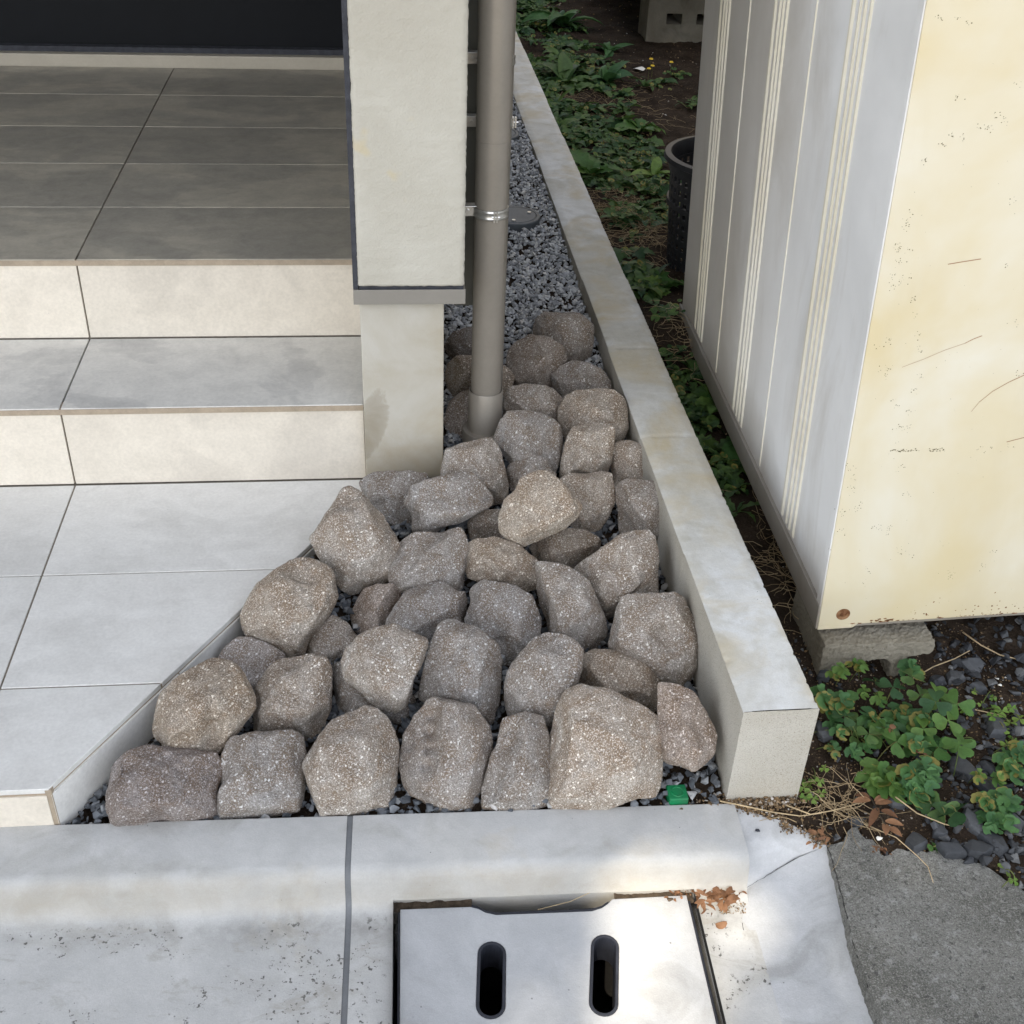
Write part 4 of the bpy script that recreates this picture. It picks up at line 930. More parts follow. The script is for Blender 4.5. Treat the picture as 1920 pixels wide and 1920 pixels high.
# ================================================================ GRAVELS
def stone_shapes(k, seed, flat=.6):
    rg = random.Random(seed); out = []
    for _ in range(k):
        bm = bmesh.new()
        for _ in range(11):
            v = Vector((rg.gauss(0, 1), rg.gauss(0, 1), rg.gauss(0, 1))).normalized(); v *= rg.uniform(.8, 1.1)
            bm.verts.new((v.x*1.15, v.y*.85, v.z*flat))
        r_ = bmesh.ops.convex_hull(bm, input=bm.verts[:])
        bmesh.ops.delete(bm, geom=[v for v in bm.verts if not v.link_faces], context='VERTS')
        bm.verts.index_update()
        out.append(([v.co.copy() for v in bm.verts], [[v.index for v in f.verts] for f in bm.faces])); bm.free()
    return out
SH = stone_shapes(24, 3)
def scatter(name, count, pick, size, zf, mat, seed, label=None, cat=None, colour=None):
    rg = random.Random(seed); mb = MB(); n_ = 0
    while n_ < count:
        x, y = pick(rg)
        if x is None: continue
        n_ += 1
        vs, fs = rg.choice(SH); s_ = rg.uniform(*size)*(.6 if rg.random() < .35 else 1)
        rot = Matrix.Rotation(rg.uniform(0, 6.28), 3, 'Z') @ Matrix.Rotation(rg.gauss(0, .55), 3, 'X') @ Matrix.Rotation(rg.gauss(0, .55), 3, 'Y')
        c = Vector((x, y, zf(x, y)+rg.uniform(-.25, .45)*s_))
        mb.add([c+rot @ (v*s_*.5) for v in vs], fs, rg.random()**(colour or 1))
    o = mb.build(name, mat)
    return tag(o, label, cat, kind='stuff')
def in_poly(x, y, P_):
    c = False; j = len(P_)-1
    for i in range(len(P_)):
        if (P_[i][1] > y) != (P_[j][1] > y) and x < (P_[j][0]-P_[i][0])*(y-P_[i][1])/(P_[j][1]-P_[i][1])+P_[i][0]: c = not c
        j = i
    return c
def wall_x(y): return WX-(y-WY)*math.tan(-wyaw)*-1 if False else WX+(y-WY)*math.tan(wyaw)
def back_pick(rg):
    y = .1+3.9*rg.random()**1.25; x = rg.uniform(.76, wall_x(y)-.002)
    if (x-1.012)**2+(y-1.217)**2 < .0056 or (x-1.025)**2+(y-1.97)**2 < .0056: return None, None
    return x, y
scatter('pebbles', 20000, back_pick, (.010, .020), GR, 'pale_gravel', 5, 'pale grey crushed pebbles filling the strip between house and wall', 'gravel', 1.0)
def front_pick(rg):
    y = rg.uniform(-.845, .25); x0 = diag_x(y)+.006 if y < 0 else .75; x = rg.uniform(x0, wall_x(y)-.002)
    if y > -.03 and x < .755: return None, None
    if y < -.826-.0215*(x-.04)+.008: return None, None
    return x, y
scatter('dark_pebbles', 11000, front_pick, (.010, .022), lambda x, y: GR(x, y)-.002, 'grey_gravel', 6, 'dark bluish crushed gravel lying between and under the cobbles', 'gravel', 2.2)

# ================================================================ MANHOLE COVERS
for (x, y, lab) in ((1.012, 1.217, 'nearer round grey plastic inspection cover set in the pale pebbles'), (1.025, 1.97, 'farther round grey inspection cover beyond the pipe clamp')):
    GC = GR(x, y)+.002
    t = empty('inspection_cover', (x, y, GC), lab, 'inspection cover')
    lathe('cover_disc', [(0, .014), (.060, .014), (.062, .0125), (.064, .014), (.072, .0135), (.0745, .011), (.0745, -.03)], 'cover_plastic', (x, y, GC), t, 48)
    for a in (20, 140, 260):
        b = MB(); cx, cy = x+.046*math.cos(R(a)), y+.046*math.sin(R(a)); b.tube([(cx, cy, GC+.012), (cx, cy, GC+.0165)], [.006, .0055], 10); b.build('screw', 'galvanised', t)

# ================================================================ GREEN MARKER
gm = empty('boundary_marker', (1.082, -.817, GRV), 'small bright green plastic marker block behind the kerb edge', 'marker')
c = at(1270, 1486, -.068); c0 = (c.x, c.y)
b = MB(); b.box((c.x-.0155, c.y-.0155, -.12), (c.x+.0155, c.y+.0155, -.066)); b.build('marker_body', 'green_plastic', gm, bevel=.002)
lathe('marker_ring', [(.0085, -.0662), (.0090, -.0650), (.0102, -.0650), (.0108, -.0662)], 'green_plastic', (c.x, c.y, 0), gm, 24)

# ================================================================ CABINET
CR = Matrix.Rotation(-.0115, 4, 'Z') @ Matrix.Rotation(-.0520, 4, 'Y') @ Matrix.Rotation(.0036, 4, 'X')
cc = at(1532, 1179, .01); CM = Matrix.Translation(cc) @ CR
CL, CW, CH = 1.235, .92, 1.95
cab = bpy.data.objects.new('storage_cabinet', None); link(cab); cab.matrix_world = CM
tag(cab, 'weathered metal storage cabinet with a yellowed cream front and grey ribbed side, leaning slightly', 'cabinet')
bpy.context.view_layer.update()
def cpart(mb, name, mat, parent=cab, bevel=.001, smooth=False):
    o = mb.build(name, mat, None, smooth, bevel); o.parent = parent; return o
b = MB(); b.box((.004, .004, .05), (.9, CL-.004, CH)); side = cpart(b, 'side_panel', 'cabinet_side')
b = MB(); b.box((-.0035, .0, .0), (.0, CL, .052)); b.box((0, 0, 0), (.9, CL, .05)); cpart(b, 'base_rail', 'cabinet_rail')
# slightly bowed front sheet with lip
b = MB(); b.box((0, -.0025, .0075), (CW, .0, CH)); b.box((0, -.0025, -.0005), (.062, 0, .0075)); b.add([(.062, -.0025, -.0005), (.072, -.0025, .0075), (.062, -.0025, .0075)], [(0, 1, 2)])
fr = cpart(b, 'front_panel', 'cabinet_front', bevel=.0008)
b = MB(); b.box((-.002, .0, .0), (.004, .020, CH)); cpart(b, 'corner_post', 'cabinet_side')
def rib(y, w_, h_=.0035, z0=.058, z1=CH-.02):
    b = MB(); b.add([(.004, y-w_/2, z0), (.004-h_, y-w_/4, z0+.004), (.004-h_, y+w_/4, z0+.004), (.004, y+w_/2, z0), (.004, y-w_/2, z1), (.004-h_, y-w_/4, z1-.004), (.004-h_, y+w_/4, z1-.004), (.004, y+w_/2, z1)],
          [(0, 1, 5, 4), (1, 2, 6, 5), (2, 3, 7, 6), (0, 3, 2, 1), (4, 5, 6, 7)])
    o = b.build('rib', 'cabinet_rib'); o.parent = side; o.matrix_parent_inverse = Matrix()
for y0 in (.195, .598, 1.000):
    for dy, w_ in ((.0, .0075), (.024, .0065), (.045, .0065), (.075, .013)): rib(y0+dy, w_)
for y in (.0265, .441, .844): rib(y, .0038, .0022)
o = lathe('bolt', [(0, .0045), (.0022, .0045), (.0024, .003), (.005, .0028), (.0058, .0005), (.0125, .0004), (.0125, 0)], 'rust', (0, 0, 0), None, 20)
o.parent = cab; o.matrix_local = Matrix.Translation((.0417, -.0026, .0322)) @ Matrix.Rotation(R(90), 4, 'X')
b = MB(); rg = random.Random(4)
def blob(cx, cz, r_, y=-.00285, seg=9, sq=1):
    k = len(b.v); pts = [(cx, y, cz)]
    for j in range(seg):
        t_ = 6.283*j/seg; rr = r_*rg.uniform(.5, 1.15); pts.append((cx+rr*math.cos(t_), y, cz+rr*math.sin(t_)*sq))
    b.add(pts, [(0, (j+1) % seg+1, j+1) for j in range(seg)])
# clustered dark specks as in the photograph (local x, z)
def fpix(x, y):
    d = ray(x, y); n3 = CR.to_3x3(); ny = n3 @ Vector((0, 1, 0)); t_ = (cc-CAM).dot(ny)/d.dot(ny); q = n3.transposed() @ (CAM+d*t_-cc); return q.x, q.z
mk = MB(); b_keep = b; b = mk
clusters = [(1671, 517, 3), (1688, 515, 3), (1690, 528, 4), (1672, 535, 4), (1702, 516, 2), (1712, 562, 7), (1713, 590, 3), (1722, 627, 3), (1661, 641, 7), (1645, 648, 2), (1724, 656, 5), (1660, 688, 8), (1662, 706, 3), (1722, 702, 5), (1710, 731, 4), (1676, 757, 6), (1702, 770, 4), (1687, 801, 8), (1702, 800, 4), (1592, 877, 7), (1594, 914, 7), (1599, 893, 3), (1692, 873, 4), (1699, 924, 6), (1576, 962, 6), (1610, 943, 4), (1602, 955, 4), (1578, 993, 4), (1645, 985, 5), (1668, 985, 6), (1688, 1032, 6), (1704, 1040, 4), (1623, 1069, 4), (1782, 1075, 5), (1780, 1078, 4), (1842, 1060, 5), (1862, 1030, 5), (1838, 840, 3), (1857, 840, 2), (1890, 838, 2), (1684, 465, 8), (1682, 455, 5), (1704, 468, 5), (1700, 412, 5), (1688, 487, 5), (1704, 398, 4), (1692, 425, 4), (1733, 300, 7), (1768, 272, 4), (1782, 255, 4), (1806, 258, 4), (1835, 235, 5), (1852, 238, 6), (1870, 218, 7), (1884, 225, 5), (1794, 182, 6), (1760, 28, 4), (1795, 33, 3), (1815, 42, 3), (1905, 155, 4), (1897, 375, 4), (1905, 605, 3), (1886, 497, 3), (1905, 700, 3), (1640, 990, 3), (1660, 1000, 4), (1555, 1030, 3), (1620, 1095, 2)]
for (x_, y_, n3_) in clusters:
    for _ in range(n3_+2):
        fx, fz = fpix(x_+rg.gauss(0, 5), y_+rg.gauss(0, 4.5)); blob(fx, fz, rg.uniform(.0004, .00115), -.00275, 6)
for _ in range(150): blob(rg.uniform(.02, .42), rg.uniform(.02, 1.0), rg.uniform(.0003, .0007), -.00275, 5)
for x0_, x1_, y_ in ((1668, 1724, 843), (1740, 1770, 842)):
    for _ in range(36): fx, fz = fpix(rg.uniform(x0_, x1_), y_+rg.gauss(0, 1.6)); blob(fx, fz, rg.uniform(.0006, .0018), -.00275, 7, sq=.6)
def merge(target, mb_, mat):
    n0 = len(target.data.materials); target.data.materials.append(MAT[mat]); bm_ = bmesh.new(); bm_.from_mesh(target.data)
    vs_ = [bm_.verts.new(v) for v in mb_.v]
    for f in mb_.f:
        q_ = bm_.faces.new([vs_[i_] for i_ in f]); q_.material_index = n0
    bm_.to_mesh(target.data); bm_.free()
merge(fr, mk, 'speck')
mk = MB()
for pl in ([(1820, 770), (1835, 752), (1860, 732), (1890, 715), (1925, 699)], [(1808, 642), (1824, 634), (1840, 628)], [(1690, 687), (1730, 672), (1770, 655), (1808, 642)], [(1886, 827), (1925, 817)], [(1776, 494), (1800, 490), (1838, 484)]):
    q = [(fpix(*p_)) for p_ in pl]; wd = .0007 if len(pl) != 4 else .00035
    for (xa, za), (xb, zb) in zip(q, q[1:]):
        mk.add([(xa, -.00285, za-wd), (xb, -.00285, zb-wd), (xb, -.00285, zb+wd), (xa, -.00285, za+wd)], [(0, 1, 2, 3)])
merge(fr, mk, 'scratch')
b = b_keep
for _ in range(10): blob(rg.uniform(.095, .135), rg.uniform(.0085, .017), rg.uniform(.002, .005), sq=.5)
for _ in range(46): blob(rg.uniform(.16, .38), .010+abs(rg.gauss(0, .018)), rg.uniform(.0005, .0020))
for _ in range(40): blob(rg.uniform(.06, .40), rg.uniform(.0080, .0105), rg.uniform(.0015, .005), sq=.3)
merge(fr, b, 'rust')
# concrete block under the cabinet
blk = empty('concrete_block', (1.48, -.4, -.1), 'weathered hollow concrete block propping the near corner of the cream cabinet', 'concrete block')
def block_mesh(x0, x1, y0, y1, z0, z1, parent):
    xf = Matrix(((1, 0, 0, 0), (0, 0, 1, 0), (0, 1, 0, 0), (0, 0, 0, 1)))  # (x,z,y)->(x,y,z)
    bm_o = [(x0, z0), (x0, z1), (x1, z1), (x1, z1-.028), (x1-.045, z1-.034), (x1-.05, z0)]
    hole = [(x0+.05, z0+.015), (x0+.048, z1-.048), (x0+.06, z1-.040), (x1-.085, z1-.038), (x1-.072, z1-.048), (x1-.072, z0+.015)]
    o = plate('block_body', bm_o, [hole], y0, y1, 'cinder', parent, 0, xf)
    sb = o.modifiers.new('sub', 'REMESH'); sb.mode = 'VOXEL'; sb.voxel_size = .0035
    tx = bpy.data.textures.new('grain', 'CLOUDS'); tx.noise_scale = .006
    dm = o.modifiers.new('d', 'DISPLACE'); dm.texture = tx; dm.strength = .007; dm.texture_coords = 'GLOBAL'
    return o
block_mesh(1.388, 1.592, -.572, -.40, -.12, .004, blk)
blk2 = empty('concrete_block', (2.04, 3.6, .03), 'dark hollow concrete block far back in the shaded garden', 'concrete block')
xf_ = Matrix(((1, 0, 0, 0), (0, 0, 1, 0), (0, 1, 0, 0), (0, 0, 0, 1)))
plate('block_body', [(1.845, -.05), (1.845, .24), (2.24, .24), (2.24, -.05)], [[(x_, .125), (x_, .17), (x_+.07, .17), (x_+.07, .125)] for x_ in (1.935, 2.075)], 3.56, 3.75, 'cinder', blk2, .004, xf_)

# ================================================================ BASKET
bx, by, br = 1.592, 1.10, .18
bk = empty('plastic_basket', (bx, by, -.08), 'black plastic mesh basket half hidden behind the grey cabinet side', 'basket')
def lattice(z0, z1, r0, r1, nu=40, nv=10):
    vs = []; fs = []
    fr_ = .26
    for j in range(nv):
        for i in range(nu):
            def P3(a, b_):
                t_ = 2*math.pi*(i+a)/nu; h = (j+b_)/nv; r_ = r0+(r1-r0)*h; return (bx+r_*math.cos(t_), by+r_*math.sin(t_), z0+(z1-z0)*h)
            k = len(vs); vs += [P3(0, 0), P3(1, 0), P3(1, 1), P3(0, 1), P3(fr_, fr_), P3(1-fr_, fr_), P3(1-fr_, 1-fr_), P3(fr_, 1-fr_)]
            fs += [(k, k+1, k+5, k+4), (k+1, k+2, k+6, k+5), (k+2, k+3, k+7, k+6), (k+3, k, k+4, k+7)]
    bm = bmesh.new(); me = bpy.data.meshes.new('mesh_body'); me.from_pydata(vs, [], fs); bm.from_mesh(me); bmesh.ops.remove_doubles(bm, verts=bm.verts[:], dist=1e-5); bm.to_mesh(me); bm.free()
    me.materials.append(MAT['black_plastic']); o = link(bpy.data.objects.new('mesh_body', me)); s_ = o.modifiers.new('s', 'SOLIDIFY'); s_.thickness = .004
    o.parent = bk; o.matrix_parent_inverse = Matrix.Translation(bk.location).inverted(); return o
lattice(-.03, .285, .140, .163)
lathe('rim', [(.161, .285), (.161, .322), (.165, .328), (.181, .326), (.184, .314), (.170, .307), (.167, .285)], 'black_plastic', (bx, by, 0), bk, 60, True)
lathe('band', [(.152, .185), (.152, .200), (.163, .200), (.163, .185)], 'black_plastic', (bx, by, 0), bk, 60, True)

# ================================================================ PLANTS AND LITTER
class Stems:
    def __init__(s): s.l = []
    def tube(s, *a, **k): m_ = MB(); m_.tube(*a, **k); s.l.append(m_)
class Leafy:
    def __init__(s): s.mb = MB(); s.st = Stems()
    def leaf(s, base, dirv, length, width, up=.3, lobes=0, droop=.5, roll=0., r=.5, fold=.25, n=7, lobe_amp=.35):
        d = Vector(dirv).normalized(); side = d.cross(Vector((0, 0, 1)))
        if side.length < .01: side = Vector((1, 0, 0))
        side.normalize(); side = (Matrix.Rotation(roll, 3, d) @ side); nrm = side.cross(d)
        k = len(s.mb.v); p = Vector(base); ang = up
        seg = length/n; cen = []; dirs = []
        for i in range(n+1):
            cen.append(p.copy()); dd = (d*math.cos(ang)+nrm*math.sin(ang)); dirs.append(dd); p = p+dd*seg; ang -= droop/n*2
        for i in range(n+1):
            t = i/n; w_ = math.sin(math.pi*min(1, t*.93+.05)**.8)*.5*width
            if lobes: w_ *= 1+lobe_amp*math.sin(t*lobes*2*math.pi)
            if i == n: w_ *= .3
            nn_ = side.cross(dirs[i])
            s.mb.v += [cen[i]-side*w_+nn_*w_*fold, cen[i]+Vector((0, 0, 0)), cen[i]+side*w_+nn_*w_*fold]; s.mb.r += [r, r*.8, r]
        for i in range(n):
            a = k+i*3; s.mb.f += [[a, a+1, a+4, a+3], [a+1, a+2, a+5, a+4]]
        return cen[-1]
    def round_leaf(s, c, rad, nrm, r=.5, scal=7, amp=.12, cup=.2, rot=0.):
        n_ = Vector(nrm).normalized(); a = n_.orthogonal().normalized(); a = Matrix.Rotation(rot, 3, n_) @ a; b_ = n_.cross(a); k = len(s.mb.v); c = Vector(c)
        s.mb.v.append(c); s.mb.r.append(r*.7); m_ = scal*4+1 if scal else 14
        for ring, f in ((1, .55), (2, 1.0)):
            for j in range(m_):
                t = .35+(2*math.pi-.7)*j/(m_-1); q = rad*f*(1+(amp*(abs(math.sin(j*math.pi/4))-.5) if scal and ring == 2 else 0))
                s.mb.v.append(c+(a*math.cos(t)+b_*math.sin(t))*q+n_*cup*rad*f*f*(1+.3*math.sin(3*t))); s.mb.r.append(min(1, r+.1*ring))
        for j in range(m_-1):
            s.mb.f.append([k, k+1+j, k+2+j]); s.mb.f.append([k+1+j, k+1+m_+j, k+2+m_+j, k+2+j])
    def heart(s, c, length, d, nrm, r=.5, fold=.35):
        """one of the three heart-shaped leaflets of a clover"""
        d = Vector(d).normalized(); n_ = Vector(nrm).normalized(); sd = d.cross(n_).normalized(); k = len(s.mb.v); c = Vector(c)
        prof_ = [(0, 0), (.25, .22), (.55, .46), (.82, .55), (1.0, .42), (1.03, .2)]
        for t, w_ in prof_:
            mid = c+d*(min(t, .88)*length)-n_*(.10*length*t*t); w__ = w_*length
            s.mb.v += [c+d*t*length-sd*w__+n_*(w__*fold-.12*length*t*t), mid, c+d*t*length+sd*w__+n_*(w__*fold-.12*length*t*t)]; s.mb.r += [r, r*.6, r]
        for i in range(len(prof_)-1):
            a = k+i*3; s.mb.f += [[a, a+1, a+4, a+3], [a+1, a+2, a+5, a+4]]
    def finish(s, name, loc, label, cat, mat, group=None, stem='stem_green', kind=None):
        t = empty(name, loc, label, cat, group)
        o = s.mb.build('foliage', mat, t, True)
        for m_ in s.st.l: m_.build('stem', stem, t, True)
        return t
def arch(p, q, sag, n=5):
    p, q = Vector(p), Vector(q); return [p.lerp(q, i/n)+Vector((0, 0, sag*4*(i/n)*(1-i/n))) for i in range(n+1)]
def rosette(L_, c, nl, length, rg, lobes=3, width=.3, upr=(.3, .9), lamp=.3):
    for i in range(nl):
        a = 6.283*i/nl+rg.uniform(-.4, .4); l_ = length*rg.uniform(.6, 1.15)
        d = (math.cos(a), math.sin(a), 0)
        L_.leaf(Vector(c)+Vector(d)*.004, d, l_, l_*width*rg.uniform(.8, 1.3), up=rg.uniform(*upr), lobes=lobes, droop=rg.uniform(.4, 1.0), roll=rg.uniform(-.5, .5), r=rg.random(), lobe_amp=lamp, n=9 if lobes else 6)
# mass of ground-cover weeds in the garden strip (nobody could count the leaves)
cover = Leafy(); rg = random.Random(21)
def weedy(x, y): return noise.noise((x*2.1+3, y*2.1, 0))+.5*noise.noise((x*6, y*6, 4))
cnt = 0
while cnt < 620:
    y = rg.uniform(-.35, 5.6); x = wall_x(y)+WT+.01+abs(rg.gauss(0, .30 if y > 1 else .1))
    lim = 1.37 if y < .9 else 3.0
    if x > lim or (x-bx)**2+(y-by)**2 < .036: continue
    xw = x-wall_x(y)-WT
    dens = weedy(x, y) + (.42 if xw < .35 and y > .9 else 0) + (.35 if y < .9 else 0) - (.25 if y > 3.1 and xw > .25 else 0) - (.5 if .75 < y < 1.35 and xw > .12 else 0)
    if dens < .08+rg.random()*.35: continue
    # dry patch in the middle
    cnt += 1
    rosette(cover, (x, y, gz(x, y)+.003), rg.randint(4, 8), rg.uniform(.035, .085) if y > .9 else rg.uniform(.03, .055), rg, lobes=rg.choice((0, 3, 4)), width=rg.uniform(.3, .5), upr=(.25, 1.0))
    if rg.random() < .5:
        for k in range(rg.randint(4, 12)):
            cover.round_leaf((x+rg.gauss(0, .03), y+rg.gauss(0, .03), gz(x, y)+rg.uniform(.004, .03)), rg.uniform(.005, .012), (rg.gauss(0, .3), rg.gauss(0, .3)-.2, 1), rg.random(), 0, cup=.15, rot=rg.uniform(0, 6))
tag(cover.mb.build('weed_cover', 'leaf_dark', None, True), 'dark green leafy weeds spreading over the garden soil', 'weeds', kind='stuff')
def rose_plant(px, py, Z, nl, length, label, mat='leaf_mid', seed=1, lobes=3, width=.32, upr=(.3, .9), name='leafy_weed', world=None, lamp=.3):
    rg = random.Random(seed); p = world or atg(px, py); p = Vector((p[0], p[1], gz(p[0], p[1])))
    L_ = Leafy(); rosette(L_, p, nl, length, rg, lobes, width, upr, lamp); return L_.finish(name, p, label, 'weed', mat)
rose_plant(1345, 770, -.08, 11, .10, 'broad-leaved dandelion-like weed between the wall and the cabinet, level with the yellow flower stalk', 'leaf_mid', 1, 4, .42, (.5, 1.25), lamp=.2)
rose_plant(1385, 880, -.08, 9, .075, 'bushy weed between wall and cabinet, right beside the bare twigs', 'leaf_mid', 2, 0, .5, (.5, 1.2))
rose_plant(1300, 700, -.08, 9, .075, 'dark rosette weed close to the wall behind the dandelion-like one', 'leaf_dark', 3, 3, .45, (.4, 1.))
rose_plant(1345, 850, -.08, 8, .07, 'toothed weed leaning over the wall side in the narrow strip', 'leaf_dark', 13, 5, .45, (.4, 1.1))
rose_plant(1380, 960, -.08, 7, .07, 'nearest weed in the narrow strip, with long jagged leaves', 'leaf_dark', 14, 5, .35, (.3, .9))
rose_plant(1060, 160, -.09, 12, .17, 'big rosette weed beside the wall near the top of the picture', 'leaf_dark', 4, 0, .32, (.4, 1.1))
rose_plant(1135, 155, -.09, 12, .13, 'middle rosette weed standing alone on the dark soil', 'leaf_blue', 5, 0, .35, (.3, 1.))
rose_plant(1140, 100, -.09, 9, .12, 'small bluish weed alone on the soil behind the middle rosette', 'leaf_blue', 6, 0, .3, (.4, 1.2))
rose_plant(1055, 50, -.09, 14, .20, 'large leafy weed at the top edge beside the wall', 'leaf_blue', 7, 0, .35, (.4, 1.1))
rose_plant(1240, 50, -.09, 12, .16, 'bluish weed in front of the far concrete block', 'leaf_blue', 8, 3, .3, (.3, 1.1))
rose_plant(1040, 205, -.09, 9, .14, 'bright weed whose leaf reaches over the top of the wall', 'leaf_mid', 9, 0, .4, (.5, 1.3))
rose_plant(1200, 245, -.09, 13, .13, 'dense rosette weed between the wall and the basket', 'leaf_mid', 10, 3, .36, (.3, 1.1))
rose_plant(1110, 330, -.09, 13, .13, 'light green jagged weed right beside the wall opposite the basket', 'leaf_mid', 11, 5, .3, (.4, 1.2))
rose_plant(1225, 330, -.09, 8, .09, 'yellowing weed in front of the basket rim', 'leaf_lime', 12, 0, .45, (.3, .9))
rose_plant(1190, 515, -.085, 9, .09, 'shiny weed beside the wall below the dry grass patch', 'leaf_dark', 15, 0, .42, (.4, 1.1))
rose_plant(1245, 540, -.085, 8, .085, 'jagged weed at the far corner of the cabinet', 'leaf_mid', 16, 5, .42, (.4, 1.1))
# bottom right: clover with big heart leaflets
def clover(spots, label, seed, mat, size=(.018, .026), hz=(.03, .07), name='clover_plant', hearts=True):
    rg = random.Random(seed); L_ = Leafy(); base = at(*spots[0], -.08); base = Vector((base.x, base.y, gz(base.x, base.y)))
    for px, py in spots:
        p = at(px, py, -.05); h = rg.uniform(*hz); q = Vector((p.x, p.y, gz(p.x, p.y)+h)); root = Vector((p.x+rg.gauss(0, .02), p.y+rg.gauss(0, .02)+.01, gz(p.x, p.y)-.004))
        L_.st.tube(arch(root, q, .01), .0009, 5, rg.random())
        ln = rg.uniform(*size); a0 = rg.uniform(0, 6.28); tilt = Vector((rg.gauss(0, .45), rg.gauss(-.2, .45), 1)).normalized(); r_ = rg.random()
        for k in range(3):
            a = a0+k*2.094; d = Vector((math.cos(a), math.sin(a), -.25)); d = (d-tilt*d.dot(tilt)*.7)
            L_.heart(q, ln, d, tilt, r_)
    return L_.finish(name, base, label, 'clover', mat)
def scallop(spots, label, seed, mat='leaf_blue', size=(.010, .015), name='scalloped_weed', per=5, spread=.012, hz=(.012, .045)):
    rg = random.Random(seed); L_ = Leafy(); b0 = at(*spots[0], -.08); base = Vector((b0.x, b0.y, gz(b0.x, b0.y)))
    for px, py in spots:
        p = at(px, py, -.05); g0 = gz(p.x, p.y); h = rg.uniform(*hz)
        top = Vector((p.x, p.y, g0+h)); L_.st.tube(arch((p.x+rg.gauss(0, .015), p.y+.02, g0-.004), top, .006), .0008, 5, rg.random())
        for k in range(per):
            a = 6.283*k/per+rg.uniform(-.4, .4); rr = spread*rg.uniform(.4, 1.2) if k else 0
            c = top+Vector((rr*math.cos(a), rr*math.sin(a), (.004 if k == 0 else -rg.uniform(0, .006))))
            L_.round_leaf(c, rg.uniform(*size), (math.cos(a)*.35+rg.gauss(0, .15), math.sin(a)*.35-.15+rg.gauss(0, .15), 1), rg.random(), 7, .12, .22, a)
    return L_.finish(name, base, label, 'weed', mat)
clover([(1640, 1280), (1668, 1310), (1700, 1300), (1720, 1320), (1745, 1345)], 'clover with folded heart-shaped leaves in front of the hollow block', 31, 'leaf_dark', (.020, .028))
clover([(1600, 1370), (1628, 1380), (1580, 1355), (1610, 1345)], 'dark clover close to the end of the block wall', 32, 'leaf_dark', (.020, .028), (.015, .045))
clover([(1755, 1325), (1788, 1340), (1772, 1365), (1800, 1385), (1760, 1400), (1790, 1420)], 'largest light green clover with drooping leaves, at the right of the clump', 33, 'leaf_mid', (.024, .034), (.03, .07))
clover([(1680, 1395), (1700, 1385), (1655, 1375), (1705, 1350), (1730, 1370)], 'olive-green clover in the middle of the clump', 34, 'leaf_mid', (.020, .028), (.02, .05))
clover([(1770, 1500), (1795, 1515), (1750, 1495)], 'lone clover leaf lying low on the slate stones', 35, 'leaf_dark', (.024, .032), (.008, .02))
clover([(1760, 1560), (1768, 1580), (1742, 1590), (1790, 1592), (1824, 1598)], 'sprawling tiny clover at the crumbled concrete edge', 36, 'leaf_mid', (.009, .012), (.006, .018))
clover([(1512, 1460), (1525, 1450), (1540, 1455), (1515, 1475), (1530, 1478), (1545, 1470), (1520, 1445), (1548, 1432), (1535, 1440)], 'small bright clover tuft at the foot of the wall end', 37, 'leaf_lime', (.007, .010), (.006, .025))
clover([(1880, 1330), (1895, 1350), (1905, 1375), (1885, 1365), (1915, 1340), (1870, 1320), (1910, 1395), (1890, 1390), (1900, 1320), (1860, 1345)], 'bright small-leaved clover patch at the right edge', 38, 'leaf_lime', (.009, .013), (.006, .03))
clover([(1870, 1600), (1885, 1620), (1900, 1640), (1880, 1640), (1910, 1655), (1895, 1605), (1912, 1625), (1868, 1620), (1905, 1670)], 'lime-green clover patch in the lower right corner', 39, 'leaf_lime', (.008, .012), (.006, .02))
clover([(1830, 1285), (1810, 1320), (1845, 1310), (1820, 1335), (1865, 1300)], 'sparse tiny clover scattered among the slates at the right', 40, 'leaf_lime', (.006, .009), (.004, .012))
scallop([(1545, 1195)], 'scalloped weed standing in front of the cabinet corner', 41, size=(.013, .017), hz=(.07, .08), per=6, spread=.014)
scallop([(1540, 1320), (1560, 1335), (1580, 1335)], 'blue-green scalloped weed touching the wall end', 42, size=(.012, .017), hz=(.03, .05), per=6, spread=.016)
scallop([(1563, 1272), (1575, 1285), (1600, 1268), (1612, 1275), (1620, 1300), (1650, 1315)], 'light scalloped weed with small paired leaves above the clump', 43, 'leaf_mid', size=(.007, .010), hz=(.03, .06), per=4, spread=.011)
scallop([(1570, 1395), (1563, 1355), (1575, 1370), (1605, 1400), (1630, 1390)], 'low scalloped sprigs in front of the dark clover', 44, 'leaf_blue', size=(.008, .012), hz=(.012, .03), per=4, spread=.010)
scallop([(1708, 1262)], 'round scalloped weed growing from the hollow of the block', 45, size=(.013, .016), hz=(.04, .05), per=5, spread=.012)
scallop([(1660, 1440), (1648, 1455), (1680, 1462)], 'pale scalloped rosette at the lower left of the clump', 46, 'leaf_mid', size=(.014, .019), hz=(.01, .02), per=6, spread=.018)
scallop([(1715, 1450), (1735, 1460), (1720, 1475), (1740, 1440), (1708, 1465)], 'dense blue-green scalloped cushion at the bottom of the clump', 47, size=(.012, .017), hz=(.02, .04), per=7, spread=.016)
scallop([(1850, 1500), (1870, 1510), (1885, 1525), (1862, 1530), (1880, 1490), (1895, 1500)], 'green scalloped weed on the slates at the right', 48, 'leaf_blue', size=(.010, .015), hz=(.02, .04), per=6, spread=.014)
scallop([(1895, 1415), (1905, 1430), (1915, 1410)], 'ferny blue-green weed at the right edge', 49, 'leaf_blue', size=(.010, .015), hz=(.02, .04), per=7, spread=.015)
scallop([(1838, 1455), (1878, 1452)], 'two slender-stalked scalloped sprigs among the slates', 50, 'leaf_mid', size=(.007, .010), hz=(.03, .045), per=5, spread=.008)
